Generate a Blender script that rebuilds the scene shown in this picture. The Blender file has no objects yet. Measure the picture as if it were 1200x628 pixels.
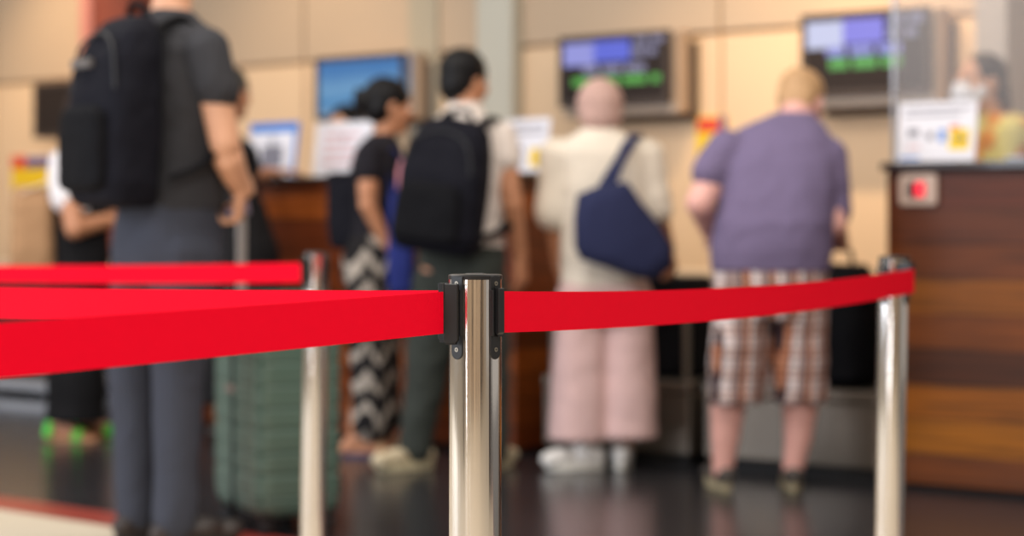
import bpy, bmesh, math, random
from mathutils import Vector, Matrix, Euler

random.seed(7)
# ------------------------------------------------------------------ camera
LENS = 70.0
F = LENS / 36.0 * 1200.0            # focal length in pixels of the 1200 px wide frame
CAM_H = 0.93                        # camera height
HY = 273.0                          # picture row of the horizon
scn = bpy.context.scene
cd = bpy.data.cameras.new('camera')
cam = bpy.data.objects.new('camera', cd)
scn.collection.objects.link(cam)
cam.location = (0, 0, CAM_H)
cam.rotation_euler = (math.pi / 2, 0, 0)
cd.lens = LENS
cd.sensor_width = 36.0
cd.shift_y = -(314.0 - HY) / 1200.0
cd.clip_end = 200
cd.dof.use_dof = True
cd.dof.focus_distance = 2.35
cd.dof.aperture_fstop = 3.1
scn.camera = cam
# ------------------------------------------------------------------ view
vs = scn.view_settings
vs.view_transform = 'Standard'
vs.look = 'None'
vs.gamma = 1.0
vs.use_curve_mapping = False
vs.exposure = 0.0
# ------------------------------------------------------------------ world
w = bpy.data.worlds.new('hall_air')
scn.world = w
w.use_nodes = True
w.node_tree.nodes['Background'].inputs['Color'].default_value = (1.0, 0.93, 0.84, 1)
w.node_tree.nodes['Background'].inputs['Strength'].default_value = 0.5


def sr(r, g, b):
    def c(v):
        v /= 255.0
        return v / 12.92 if v <= 0.04045 else ((v + 0.055) / 1.055) ** 2.4
    return (c(r), c(g), c(b))


# hall axes: s runs along the desks (to the right), d goes back behind the desk fronts
U = Vector((0.791, -0.611, 0)).normalized()
M_ = Vector((0.611, 0.791, 0)).normalized()
HA = math.atan2(U.y, U.x)
OY = 8.34


def hall(s, d, z=0.0):
    return Vector((0, OY, z)) + U * s + M_ * d


def S(px, d=0.0):
    k = (px - 600.0) / F
    return (k * (OY + M_.y * d) - M_.x * d) / (U.x - k * U.y)


def ZH(px, py, d):
    y = hall(S(px, d), d).y
    return CAM_H - (py - HY) * y / F


def P(px, py, y):
    return Vector(((px - 600.0) * y / F, y, CAM_H - (py - HY) * y / F))


def light(name, kind, loc, energy, color, size=1.0, size_y=None, target=None, spot=None, blend=0.6):
    l = bpy.data.lights.new(name, kind)
    l.energy = energy
    l.color = color
    if kind == 'AREA':
        l.shape = 'RECTANGLE' if size_y else 'SQUARE'
        l.size = size
        if size_y:
            l.size_y = size_y
    if kind == 'SPOT':
        l.spot_size = spot
        l.spot_blend = blend
        l.shadow_soft_size = size
    o = bpy.data.objects.new(name, l)
    scn.collection.objects.link(o)
    o.location = loc
    if target is not None:
        o.rotation_euler = (Vector(target) - Vector(loc)).to_track_quat('-Z', 'Y').to_euler()
    return o


# daylight from the tall glazing on the left, soft ceiling light, warm downlights along the wall
light('daylight_left', 'AREA', (-7.0, 3.2, 2.4), 340, (0.80, 0.88, 1.0), 4.0, 3.6, target=(0, 6.0, 1.0))
light('chrome_streak_light', 'AREA', (-3.5, -2.6, 1.7), 60, (0.92, 0.95, 1.0), 0.32, 3.2, target=(-0.1, 2.4, 1.4))  # unseen narrow light, added to draw the bright line on the posts
light('ceiling_panel', 'AREA', (-0.4, 5.2, 4.3), 130, (1.0, 0.93, 0.84), 4.0, 1.6, target=(-0.4, 5.6, 0))
light('ceiling_panel_left', 'AREA', (-3.0, 7.5, 4.3), 60, (1.0, 0.93, 0.84), 2.4, 1.2, target=(-3.0, 7.6, 0))
light('wall_front_fill', 'AREA', (-0.5, -3.6, 4.2), 150, (1.0, 0.93, 0.84), 6.0, 0.8, target=(-0.5, -5.2, 1.0))  # unseen fill, added to brighten the wall mirrored in the posts
light('ceiling_panel_front', 'AREA', (0.3, -0.6, 4.2), 170, (1.0, 0.95, 0.88), 3.0, 1.0, target=(0.1, 2.4, 0.6))
for wpx, en in ((-60, 150), (240, 80), (840, 170), (1020, 120)):
    s_ = S(wpx, 0.9)
    a_ = hall(s_, 0.75, 3.4)
    light('wall_downlight', 'SPOT', a_, en, (1.0, 0.72, 0.44), 0.06, target=hall(s_, 1.9, 1.1), spot=math.radians(80), blend=0.9)


# ------------------------------------------------------------------ materials
def mat(name, col, rough=0.6, metal=0.0, vary=0.06, nscale=12.0, bump=0.0, bscale=40.0, sheen=0.0, spec=0.5, emit=None, estr=1.0,
        folds=0.0, coat=0.0):
    m = bpy.data.materials.new(name)
    m.use_nodes = True
    nt = m.node_tree
    N = nt.nodes
    b = N['Principled BSDF']
    b.inputs['Roughness'].default_value = rough
    b.inputs['Metallic'].default_value = metal
    b.inputs['Specular IOR Level'].default_value = spec
    if coat:
        b.inputs['Coat Weight'].default_value = coat
    if sheen:
        b.inputs['Sheen Weight'].default_value = sheen
    tc = N.new('ShaderNodeTexCoord')
    no = N.new('ShaderNodeTexNoise')
    no.inputs['Scale'].default_value = nscale
    no.inputs['Detail'].default_value = 4
    nt.links.new(tc.outputs['Object'], no.inputs['Vector'])
    mx = N.new('ShaderNodeMix')
    mx.data_type = 'RGBA'
    mx.inputs[6].default_value = (*[c * (1 - vary) for c in col], 1)
    mx.inputs[7].default_value = (*[min(1, c * (1 + vary)) for c in col], 1)
    nt.links.new(no.outputs['Fac'], mx.inputs[0])
    nt.links.new(mx.outputs[2], b.inputs['Base Color'])
    last = None
    if folds:
        n2 = N.new('ShaderNodeTexNoise')
        n2.inputs['Scale'].default_value = 7
        n2.inputs['Detail'].default_value = 2
        n2.inputs['Distortion'].default_value = 0.8
        nt.links.new(tc.outputs['Object'], n2.inputs['Vector'])
        bp = N.new('ShaderNodeBump')
        bp.inputs['Strength'].default_value = folds
        bp.inputs['Distance'].default_value = 0.03
        nt.links.new(n2.outputs['Fac'], bp.inputs['Height'])
        last = bp
    if bump:
        n3 = N.new('ShaderNodeTexNoise')
        n3.inputs['Scale'].default_value = bscale
        nt.links.new(tc.outputs['Object'], n3.inputs['Vector'])
        bp = N.new('ShaderNodeBump')
        bp.inputs['Strength'].default_value = bump
        bp.inputs['Distance'].default_value = 0.002
        nt.links.new(n3.outputs['Fac'], bp.inputs['Height'])
        if last:
            nt.links.new(last.outputs['Normal'], bp.inputs['Normal'])
        last = bp
    if last:
        nt.links.new(last.outputs['Normal'], b.inputs['Normal'])
    if emit:
        b.inputs['Emission Color'].default_value = (*emit, 1)
        b.inputs['Emission Strength'].default_value = estr
    return m


def cloth(name, rgb, **k):
    k.setdefault('rough', 0.9)
    k.setdefault('folds', 0.6)
    k.setdefault('bump', 0.25)
    k.setdefault('bscale', 300)
    k.setdefault('spec', 0.2)
    return mat(name, sr(*rgb), **k)


def emis(name, rgb, st=1.0):
    return mat(name, (0.01, 0.01, 0.01), rough=0.4, emit=sr(*rgb), estr=st)


def wood_mat(name, cols, plank=0.09, rough=0.42, coat=0.0, rows=False):
    """planks stacked in z, each with its own tone, grain along local x"""
    m = bpy.data.materials.new(name)
    m.use_nodes = True
    nt = m.node_tree
    N = nt.nodes
    L = nt.links
    b = N['Principled BSDF']
    b.inputs['Roughness'].default_value = rough
    b.inputs['Specular IOR Level'].default_value = 0.3
    tc = N.new('ShaderNodeTexCoord')
    sp = N.new('ShaderNodeSeparateXYZ')
    L.new(tc.outputs['Object'], sp.inputs[0])

    def mth(op, a, bb=None):
        n = N.new('ShaderNodeMath')
        n.operation = op
        for i, v in enumerate((a, bb)):
            if v is None:
                continue
            if isinstance(v, (int, float)):
                n.inputs[i].default_value = v
            else:
                L.new(v, n.inputs[i])
        return n.outputs[0]
    zi = mth('FLOOR', mth('DIVIDE', sp.outputs['Z'], plank))
    xo = mth('MULTIPLY', zi, 0.37)
    xi = mth('FLOOR', mth('ADD', mth('DIVIDE', sp.outputs['X'], 6.0), xo))
    cb = N.new('ShaderNodeCombineXYZ')
    L.new(xi, cb.inputs[0])
    L.new(zi, cb.inputs[1])
    wn = N.new('ShaderNodeTexWhiteNoise')
    L.new(cb.outputs[0], wn.inputs['Vector'])
    rp = N.new('ShaderNodeValToRGB')
    rp.color_ramp.interpolation = 'LINEAR'
    els = rp.color_ramp.elements
    while len(els) < len(cols):
        els.new(0.5)
    for i, c in enumerate(cols):
        els[i].position = i / (len(cols) - 1)
        els[i].color = (*sr(*c), 1)
    if rows:
        rp.color_ramp.interpolation = 'CONSTANT'
        for i in range(len(cols)):
            els[i].position = i / len(cols)
        L.new(mth('DIVIDE', mth('ADD', zi, 0.5), len(cols)), rp.inputs[0])
    else:
        L.new(wn.outputs['Value'], rp.inputs[0])
    mp = N.new('ShaderNodeMapping')
    mp.inputs['Scale'].default_value = (1.2, 30, 30)
    L.new(tc.outputs['Object'], mp.inputs[0])
    gn = N.new('ShaderNodeTexNoise')
    gn.inputs['Scale'].default_value = 2.0
    gn.inputs['Detail'].default_value = 6
    gn.inputs['Distortion'].default_value = 0.6
    L.new(mp.outputs[0], gn.inputs['Vector'])
    g2 = N.new('ShaderNodeMapRange')
    g2.inputs[1].default_value = 0.3
    g2.inputs[2].default_value = 0.7
    g2.inputs[3].default_value = 0.5
    g2.inputs[4].default_value = 1.25
    L.new(gn.outputs['Fac'], g2.inputs[0])
    fr = mth('FRACT', mth('DIVIDE', sp.outputs['Z'], plank))
    gap = mth('GREATER_THAN', fr, 0.05)
    gap = mth('ADD', mth('MULTIPLY', gap, 0.75), 0.25)
    k = mth('MULTIPLY', g2.outputs[0], gap)
    vm = N.new('ShaderNodeVectorMath')
    vm.operation = 'SCALE'
    L.new(rp.outputs[0], vm.inputs[0])
    L.new(k, vm.inputs['Scale'])
    L.new(vm.outputs[0], b.inputs['Base Color'])
    bp = N.new('ShaderNodeBump')
    bp.inputs['Strength'].default_value = 0.5
    bp.inputs['Distance'].default_value = 0.004
    L.new(gap, bp.inputs['Height'])
    L.new(bp.outputs[0], b.inputs['Normal'])
    return m


def stripe_mat(name, kind):
    m = bpy.data.materials.new(name)
    m.use_nodes = True
    nt = m.node_tree
    N = nt.nodes
    L = nt.links
    b = N['Principled BSDF']
    b.inputs['Roughness'].default_value = 0.9
    b.inputs['Specular IOR Level'].default_value = 0.2
    tc = N.new('ShaderNodeTexCoord')
    sp = N.new('ShaderNodeSeparateXYZ')
    L.new(tc.outputs['Object'], sp.inputs[0])

    def mth(op, a, bb=None):
        n = N.new('ShaderNodeMath')
        n.operation = op
        for i, v in enumerate((a, bb)):
            if v is None:
                continue
            if isinstance(v, (int, float)):
                n.inputs[i].default_value = v
            else:
                L.new(v, n.inputs[i])
        return n.outputs[0]
    x = mth('ADD', sp.outputs['X'], mth('MULTIPLY', sp.outputs['Y'], 0.6))
    z = sp.outputs['Z']
    if kind == 'plaid':
        def ramp(v, stops):
            r = N.new('ShaderNodeValToRGB')
            r.color_ramp.interpolation = 'CONSTANT'
            e = r.color_ramp.elements
            while len(e) < len(stops):
                e.new(0.5)
            for i, (p, c) in enumerate(stops):
                e[i].position = p
                e[i].color = (*sr(*c), 1)
            L.new(v, r.inputs[0])
            return r.outputs[0]
        vx = mth('FRACT', mth('MULTIPLY', mth('ADD', x, 5), 13.0))
        vz = mth('FRACT', mth('MULTIPLY', z, 13.0))
        A = ramp(vx, [(0, (168, 150, 148)), (0.25, (66, 54, 62)), (0.36, (204, 146, 116)), (0.56, (76, 62, 68)), (0.64, (240, 232, 234)), (0.88, (168, 150, 148))])
        B = ramp(vz, [(0, (240, 232, 230)), (0.35, (150, 124, 124)), (0.48, (244, 222, 210)), (0.72, (130, 106, 110)), (0.82, (240, 232, 230))])
        mx = N.new('ShaderNodeMix')
        mx.data_type = 'RGBA'
        mx.blend_type = 'MULTIPLY'
        mx.inputs[0].default_value = 0.85
        L.new(A, mx.inputs[6])
        L.new(B, mx.inputs[7])
        L.new(mx.outputs[2], b.inputs['Base Color'])
    else:
        zig = mth('ABSOLUTE', mth('SUBTRACT', mth('FRACT', mth('MULTIPLY', mth('ADD', x, 3), 8.5)), 0.5))
        v = mth('FRACT', mth('ADD', mth('MULTIPLY', z, 8.0), mth('MULTIPLY', zig, 1.5)))
        nn = N.new('ShaderNodeTexNoise')
        nn.inputs['Scale'].default_value = 14
        L.new(tc.outputs['Object'], nn.inputs['Vector'])
        v = mth('ADD', v, mth('MULTIPLY', mth('SUBTRACT', nn.outputs['Fac'], 0.5), 1.1))
        t = mth('GREATER_THAN', v, 0.62)
        mx = N.new('ShaderNodeMix')
        mx.data_type = 'RGBA'
        mx.inputs[6].default_value = (*sr(28, 26, 28), 1)
        mx.inputs[7].default_value = (*sr(160, 150, 140), 1)
        L.new(t, mx.inputs[0])
        L.new(mx.outputs[2], b.inputs['Base Color'])
    return m


M = {}
M['chrome'] = mat('brushed_chrome', (0.74, 0.70, 0.67), rough=0.09, metal=1.0, vary=0.02, bump=0.0)
M['black_plastic'] = mat('black_plastic', sr(27, 27, 29), spec=0.35, rough=0.38, vary=0.1, bump=0.1)
M['belt'] = mat('red_webbing', (0.84, 0.0005, 0.020), rough=0.8, vary=0.03, nscale=60, bump=0.35, bscale=900, spec=0.08)
M['screw'] = mat('screw_steel', sr(170, 160, 145), rough=0.35, metal=1.0)
M['steel'] = mat('satin_steel', sr(118, 108, 98), rough=0.42, metal=0.8, vary=0.08, nscale=6)
M['light_steel'] = mat('light_grey_steel', sr(170, 172, 180), rough=0.4, metal=0.3)
M['rubber'] = mat('black_rubber', sr(22, 21, 22), rough=0.7)
M['skin_light'] = mat('light_skin', sr(214, 160, 128), rough=0.5, vary=0.06, nscale=20)
M['skin_pink'] = mat('pink_skin', sr(228, 172, 162), rough=0.5, vary=0.08, nscale=20)
M['skin_tan'] = mat('tan_skin', sr(188, 130, 96), rough=0.5, vary=0.05, nscale=20)
M['hair_black'] = mat('black_hair', sr(14, 12, 14), spec=0.2, rough=0.5, vary=0.3, nscale=60, bump=0.5, bscale=120)
M['hair_brown'] = mat('dark_brown_hair', sr(46, 33, 30), spec=0.25, rough=0.5, vary=0.3, nscale=60, bump=0.5, bscale=120)
M['hair_blond'] = mat('sandy_hair', sr(190, 150, 108), rough=0.55, vary=0.25, nscale=50, bump=0.5, bscale=120)
M['eye'] = mat('eye_white', sr(225, 220, 215), rough=0.2)
M['iris'] = mat('dark_iris', sr(35, 24, 20), rough=0.2)
M['sole'] = mat('cream_sole', sr(196, 184, 152), rough=0.6)
M['sole_dark'] = mat('dark_sole', sr(30, 29, 30), rough=0.7)


cn = M['chrome'].node_tree
ctc = cn.nodes.new('ShaderNodeTexCoord')
cmp_ = cn.nodes.new('ShaderNodeMapping')
cmp_.inputs['Scale'].default_value = (1, 1, 0.003)
cn.links.new(ctc.outputs['Object'], cmp_.inputs[0])
cno = cn.nodes.new('ShaderNodeTexNoise')
cno.inputs['Scale'].default_value = 260
cno.inputs['Detail'].default_value = 3
cn.links.new(cmp_.outputs[0], cno.inputs['Vector'])
cbp = cn.nodes.new('ShaderNodeBump')
cbp.inputs['Strength'].default_value = 0.35
cbp.inputs['Distance'].default_value = 0.0012
cn.links.new(cno.outputs['Fac'], cbp.inputs['Height'])
cn.links.new(cbp.outputs[0], cn.nodes['Principled BSDF'].inputs['Normal'])


# ------------------------------------------------------------------ mesh helpers
def link(o, parent=None):
    scn.collection.objects.link(o)
    if parent is not None:
        o.parent = parent
    return o


def thing(name, label, cat, loc=(0, 0, 0), rz=0.0, group=None):
    o = bpy.data.objects.new(name, None)
    o.empty_display_size = 0.1
    link(o)
    o.location = loc
    o.rotation_euler = (0, 0, rz)
    o['label'] = label
    o['category'] = cat
    if group:
        o['group'] = group
    return o


def obj(name, bm, m, parent=None, smooth=False, bevel=0.0, seg=2, loc=None):
    me = bpy.data.meshes.new(name)
    bmesh.ops.recalc_face_normals(bm, faces=bm.faces)
    bm.to_mesh(me)
    bm.free()
    for mm in (m if isinstance(m, (list, tuple)) else [m]):
        me.materials.append(mm)
    if smooth:
        for p in me.polygons:
            p.use_smooth = True
        me.set_sharp_from_angle(angle=math.radians(50))
    o = bpy.data.objects.new(name, me)
    link(o, parent)
    if loc is not None:
        o.location = loc
    if bevel:
        md = o.modifiers.new('bevel', 'BEVEL')
        md.width = bevel
        md.segments = seg
        md.limit_method = 'ANGLE'
    return o


def tagged(o, label, cat, group=None):
    o['label'] = label
    o['category'] = cat
    if group:
        o['group'] = group
    return o


def struct(o):
    o['kind'] = 'structure'
    return o


def nb():
    return bmesh.new()


def box(bm, x0, x1, y0, y1, z0, z1, rot=None, mi=0):
    vs_ = [Vector((x, y, z)) for x in (x0, x1) for y in (y0, y1) for z in (z0, z1)]
    if rot is not None:
        c = Vector(((x0 + x1) / 2, (y0 + y1) / 2, (z0 + z1) / 2))
        vs_ = [rot @ (v - c) + c for v in vs_]
    v = [bm.verts.new(q) for q in vs_]
    for f in ((0, 1, 3, 2), (4, 6, 7, 5), (0, 4, 5, 1), (2, 3, 7, 6), (0, 2, 6, 4), (1, 5, 7, 3)):
        fc = bm.faces.new([v[i] for i in f])
        fc.material_index = mi


def loft(bm, rings, closed_ring=True, caps=True):
    vr = [[bm.verts.new(p) for p in r] for r in rings]
    n = len(rings[0])
    for a, b in zip(vr[:-1], vr[1:]):
        for i in range(n if closed_ring else n - 1):
            j = (i + 1) % n
            bm.faces.new((a[i], a[j], b[j], b[i]))
    if caps:
        bm.faces.new(vr[0][::-1])
        bm.faces.new(vr[-1])


def lathe(bm, prof, c=(0, 0, 0), n=48):
    rings = []
    for r, z in prof:
        rings.append([Vector((c[0] + r * math.cos(2 * math.pi * i / n), c[1] + r * math.sin(2 * math.pi * i / n), c[2] + z)) for i in range(n)])
    loft(bm, rings)


def frame_of(d):
    d = Vector(d).normalized()
    a = Vector((0, 0, 1)) if abs(d.z) < 0.9 else Vector((1, 0, 0))
    x = d.cross(a).normalized()
    y = d.cross(x).normalized()
    return x, y


def tube(bm, pts, r, n=12, flat=None, up=None):
    """tube along pts; r number or list; flat=(a,b) gives an elliptic or strap section with b along 'up'"""
    pts = [Vector(p) for p in pts]
    rings = []
    for i, p in enumerate(pts):
        d = (pts[min(i + 1, len(pts) - 1)] - pts[max(i - 1, 0)])
        if up is not None:
            y = Vector(up)
            y = (y - d.normalized() * y.dot(d.normalized())).normalized()
            x = d.normalized().cross(y)
        else:
            x, y = frame_of(d)
        rr = r[i] if isinstance(r, (list, tuple)) else r
        fa, fb = flat if flat else (1, 1)
        rings.append([p + x * (rr * fa * math.cos(2 * math.pi * k / n)) + y * (rr * fb * math.sin(2 * math.pi * k / n)) for k in range(n)])
    loft(bm, rings)


def prism(bm, outline, a, b, mapf):
    """outline [(u,v)] extruded from a to b; mapf(u,v,w)->Vector"""
    r0 = [bm.verts.new(mapf(u, v, a)) for u, v in outline]
    r1 = [bm.verts.new(mapf(u, v, b)) for u, v in outline]
    n = len(outline)
    bm.faces.new(r0)
    bm.faces.new(r1[::-1])
    for i in range(n):
        j = (i + 1) % n
        bm.faces.new((r0[i], r0[j], r1[j], r1[i]))


def rounded(w_, h_, r, n=6):
    pts = []
    for cx, cy, a0 in ((w_ / 2 - r, h_ / 2 - r, 0), (-w_ / 2 + r, h_ / 2 - r, 90), (-w_ / 2 + r, -h_ / 2 + r, 180), (w_ / 2 - r, -h_ / 2 + r, 270)):
        for k in range(n + 1):
            a = math.radians(a0 + 90 * k / n)
            pts.append((cx + r * math.cos(a), cy + r * math.sin(a)))
    return pts


# --- soft shapes: closed pieces fused by a voxel remesh into one continuous surface
def add_ell(bm, c, rad, R=None, nu=16, nv=10):
    c = Vector(c)
    R = R or Matrix.Identity(3)
    rings = []
    for j in range(1, nv):
        t = math.pi * j / nv
        rings.append([c + R @ Vector((rad[0] * math.sin(t) * math.cos(2 * math.pi * i / nu), rad[1] * math.sin(t) * math.sin(2 * math.pi * i / nu), -rad[2] * math.cos(t))) for i in range(nu)])
    vr = [[bm.verts.new(p) for p in r] for r in rings]
    for a, b in zip(vr[:-1], vr[1:]):
        for i in range(nu):
            bm.faces.new((a[i], a[(i + 1) % nu], b[(i + 1) % nu], b[i]))
    s_ = bm.verts.new(c + R @ Vector((0, 0, -rad[2])))
    e_ = bm.verts.new(c + R @ Vector((0, 0, rad[2])))
    for i in range(nu):
        bm.faces.new((vr[0][(i + 1) % nu], vr[0][i], s_))
        bm.faces.new((vr[-1][i], vr[-1][(i + 1) % nu], e_))


def add_cap(bm, p, r, q, s_, n=14):
    p, q = Vector(p), Vector(q)
    d = q - p
    if d.length < 1e-5:
        add_ell(bm, p, (r, r, r))
        return
    x, y = frame_of(d)
    dn = d.normalized()
    rings = []
    for k in range(5):
        a = math.pi / 2 * (k + 0.35) / 5
        rings.append((p - dn * (r * math.cos(a)), r * math.sin(a)))
    for k in range(5):
        a = math.pi / 2 * (1 - (k + 0.0) / 5)
        rings.append((q + dn * (s_ * math.cos(a)), s_ * math.sin(a)))
    loft(bm, [[c + x * (rr * math.cos(2 * math.pi * i / n)) + y * (rr * math.sin(2 * math.pi * i / n)) for i in range(n)] for c, rr in rings])


def add_rings(bm, rings, n=28, e=2.3):
    """rings: (center, a, b, yaw) horizontal super-ellipses, a along the right axis, b along the forward axis"""
    out = []
    for c, a, b, yaw in rings:
        c = Vector(c)
        R = Vector((math.cos(yaw), math.sin(yaw), 0))
        Fw = Vector((-math.sin(yaw), math.cos(yaw), 0))
        rr = []
        for i in range(n):
            t = 2 * math.pi * i / n
            ct, st = math.cos(t), math.sin(t)
            rr.append(c + R * (a * math.copysign(abs(ct) ** (2 / e), ct)) + Fw * (b * math.copysign(abs(st) ** (2 / e), st)))
        out.append(rr)
    loft(bm, out)


def soft(name, prims, m, parent, voxel=0.009, smooth=4, disp=0.0, dscale=0.12):
    bm = nb()
    for p in prims:
        k = p[0]
        if k == 'c':
            add_cap(bm, *p[1:])
        elif k == 'e':
            add_ell(bm, *p[1:])
        elif k == 'r':
            add_rings(bm, p[1], **(p[2] if len(p) > 2 else {}))
        elif k == 'chain':
            for (a, ra), (b, rb) in zip(p[1][:-1], p[1][1:]):
                add_cap(bm, a, ra, b, rb)
    o = obj(name, bm, m)
    md = o.modifiers.new('r', 'REMESH')
    md.mode = 'VOXEL'
    md.voxel_size = voxel
    if disp:
        tx = bpy.data.textures.new(name + '_folds', 'CLOUDS')
        tx.noise_scale = dscale
        md = o.modifiers.new('d', 'DISPLACE')
        md.texture = tx
        md.strength = disp
        md.mid_level = 0.5
    md = o.modifiers.new('s', 'SMOOTH')
    md.iterations = smooth
    md.factor = 0.5
    dg = bpy.context.evaluated_depsgraph_get()
    me = bpy.data.meshes.new_from_object(o.evaluated_get(dg))
    o.modifiers.clear()
    old = o.data
    o.data = me
    bpy.data.meshes.remove(old)
    me.name = name
    for p in me.polygons:
        p.use_smooth = True
    if parent is not None:
        o.parent = parent
    return o


# ------------------------------------------------------------------ the room
WD = 1.9                                             # wall distance behind the desk fronts
SG = 0.010
fm = bpy.data.materials.new('dark_granite')
fm.use_nodes = True
nt = fm.node_tree
b_ = nt.nodes['Principled BSDF']
tc_ = nt.nodes.new('ShaderNodeTexCoord')
mp_ = nt.nodes.new('ShaderNodeMapping')
mp_.inputs['Rotation'].default_value = (0, 0, -HA)
br_ = nt.nodes.new('ShaderNodeTexBrick')
br_.offset = 0.0
br_.inputs['Scale'].default_value = 1.0
br_.inputs['Brick Width'].default_value = 0.6
br_.inputs['Row Height'].default_value = 0.6
br_.inputs['Mortar Size'].default_value = 0.004
br_.inputs['Color1'].default_value = (*sr(46, 45, 49), 1)
br_.inputs['Color2'].default_value = (*sr(38, 38, 41), 1)
br_.inputs['Mortar'].default_value = (*sr(24, 22, 23), 1)
nt.links.new(tc_.outputs['Object'], mp_.inputs[0])
nt.links.new(mp_.outputs[0], br_.inputs['Vector'])
sn_ = nt.nodes.new('ShaderNodeTexNoise')
sn_.inputs['Scale'].default_value = 160
nt.links.new(tc_.outputs['Object'], sn_.inputs['Vector'])
mr_ = nt.nodes.new('ShaderNodeMapRange')
mr_.inputs[1].default_value = 0.4
mr_.inputs[2].default_value = 0.7
mr_.inputs[3].default_value = 0.8
mr_.inputs[4].default_value = 1.5
nt.links.new(sn_.outputs['Fac'], mr_.inputs[0])
vm_ = nt.nodes.new('ShaderNodeVectorMath')
vm_.operation = 'SCALE'
nt.links.new(br_.outputs['Color'], vm_.inputs[0])
nt.links.new(mr_.outputs[0], vm_.inputs['Scale'])
nt.links.new(vm_.outputs[0], b_.inputs['Base Color'])
b_.inputs['Roughness'].default_value = 0.22
b_.inputs['Specular IOR Level'].default_value = 0.45

bm = nb()
box(bm, -18, 8, -6, 20, -0.1, 0.0)
struct(obj('floor', bm, fm))
# cream tiled floor of the waiting side with its red edge stripe
st_d = Vector((0.76, -0.65, 0)).normalized()
st_n = Vector((-0.65, -0.76, 0)).normalized()
st_p = Vector((-1.806, 7.02, 0))


def slab(a0, a1, b0, b1, z0, z1):
    q = nb()
    prism(q, [(a0, b0), (a1, b0), (a1, b1), (a0, b1)], z0, z1, lambda u, v, w_: st_p + st_d * u + st_n * v + Vector((0, 0, w_)))
    return q


M['cream'] = mat('cream_tile', sr(210, 197, 176), rough=0.6, spec=0.25, vary=0.05, nscale=8)
M['stripe'] = mat('red_tile_stripe', sr(158, 62, 52), rough=0.3, vary=0.08)
struct(obj('trim_1', slab(-12, 16, 0.0, 0.20, -0.02, 0.002), M['stripe']))
struct(obj('floor_waiting_side', slab(-12, 16, 0.20, 15.0, -0.02, 0.002), M['cream']))

# wall: large panels with shadow gaps over a darker backing
zg = ZH(850, 38, WD)
sA, sB = S(357, WD), S(845, WD)
pw = (sB - sA) / 2
M['wall_low'] = mat('warm_beige_panel', sr(228, 196, 160), rough=0.6, vary=0.04, nscale=2)
M['wall_high'] = mat('greyed_beige_panel', sr(192, 168, 142), rough=0.6, vary=0.04, nscale=2)
M['wall_gap'] = mat('panel_gap', sr(186, 150, 114), rough=0.9)
wroot = bpy.data.objects.new('wall_back', None)
link(wroot)
struct(wroot)
wroot.location = hall(0, WD)
wroot.rotation_euler = (0, 0, HA)
bm = nb()
box(bm, -18, 6, 0.03, 0.25, 0, 4.6)
struct(obj('wall_backing', bm, M['wall_gap'], wroot))
bm = nb()
bh = nb()
k = -12
while sA + k * pw < 5.5:
    x0, x1 = sA + k * pw + 0.008, sA + (k + 1) * pw - 0.008
    box(bm, x0, x1, 0.0, 0.03, 0.0, zg - 0.010)
    box(bh, x0, x1, -0.01, 0.03, zg + 0.010, 4.5)
    k += 1
struct(obj('wall_panel', bm, M['wall_low'], wroot, bevel=0.004))
struct(obj('wall_panel', bh, M['wall_high'], wroot, bevel=0.004))


def pilaster(name, pxa, pxb, col, dd=0.18):
    """a full height pier standing out of the back wall"""
    m = mat(name + '_paint', sr(*col), rough=0.55, vary=0.03, nscale=3)
    q = nb()
    a, b = S(pxa, WD - dd), S(pxb, WD - dd)
    box(q, a, b, -dd, 0.0, 0.0, 4.5)
    o = obj(name, q, m, bevel=0.006)
    o.location = hall(0, WD)
    o.rotation_euler = (0, 0, HA)
    return struct(o)


pilaster('trim_2', 558, 600, (196, 192, 178), 0.10)
pilaster('trim_3', 106, 150, (132, 62, 44), 0.22)
pilaster('trim_4', 93, 106, (196, 128, 116), 0.24)
pilaster('trim_5', 478, 512, (176, 164, 142), 0.03)
pilaster('trim_6', 1142, 1180, (168, 160, 154), 0.30)

M['far_wall'] = mat('tan_plaster', sr(206, 184, 158), rough=0.8)
M['pier'] = mat('chrome_streak_pier', sr(46, 38, 36), rough=0.5)  # for unseen piers, added for the dark lines they reflect in the chrome
bm = nb()
box(bm, -9, 8, -5.7, -5.5, 0, 4.5)
struct(obj('wall_front', bm, M['far_wall']))
for i_, (xx, w2_) in enumerate(((-1.35, 0.5), (0.9, 0.25), (4.2, 0.9))):  # added uprights mirrored in the posts; the first imitates a dark figure
    bm = nb()
    box(bm, xx - w2_ / 2, xx + w2_ / 2, -5.5, -5.3 + w2_ * 0.3, 0, 4.5)
    struct(obj('trim_%d' % (7 + i_), bm, M['pier']))

for i_, (xx, yy, w2_) in enumerate(((4.7, 0.6, 0.9), (-4.6, -1.2, 0.35), (2.6, -4.0, 0.16))):  # more unseen uprights, added to darken strips of the chrome reflections
    bm = nb()
    box(bm, xx - w2_ / 2, xx + w2_ / 2, yy - w2_ / 2, yy + w2_ / 2, 0, 4.5)
    struct(obj('trim_%d' % (10 + i_), bm, M['pier']))

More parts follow.
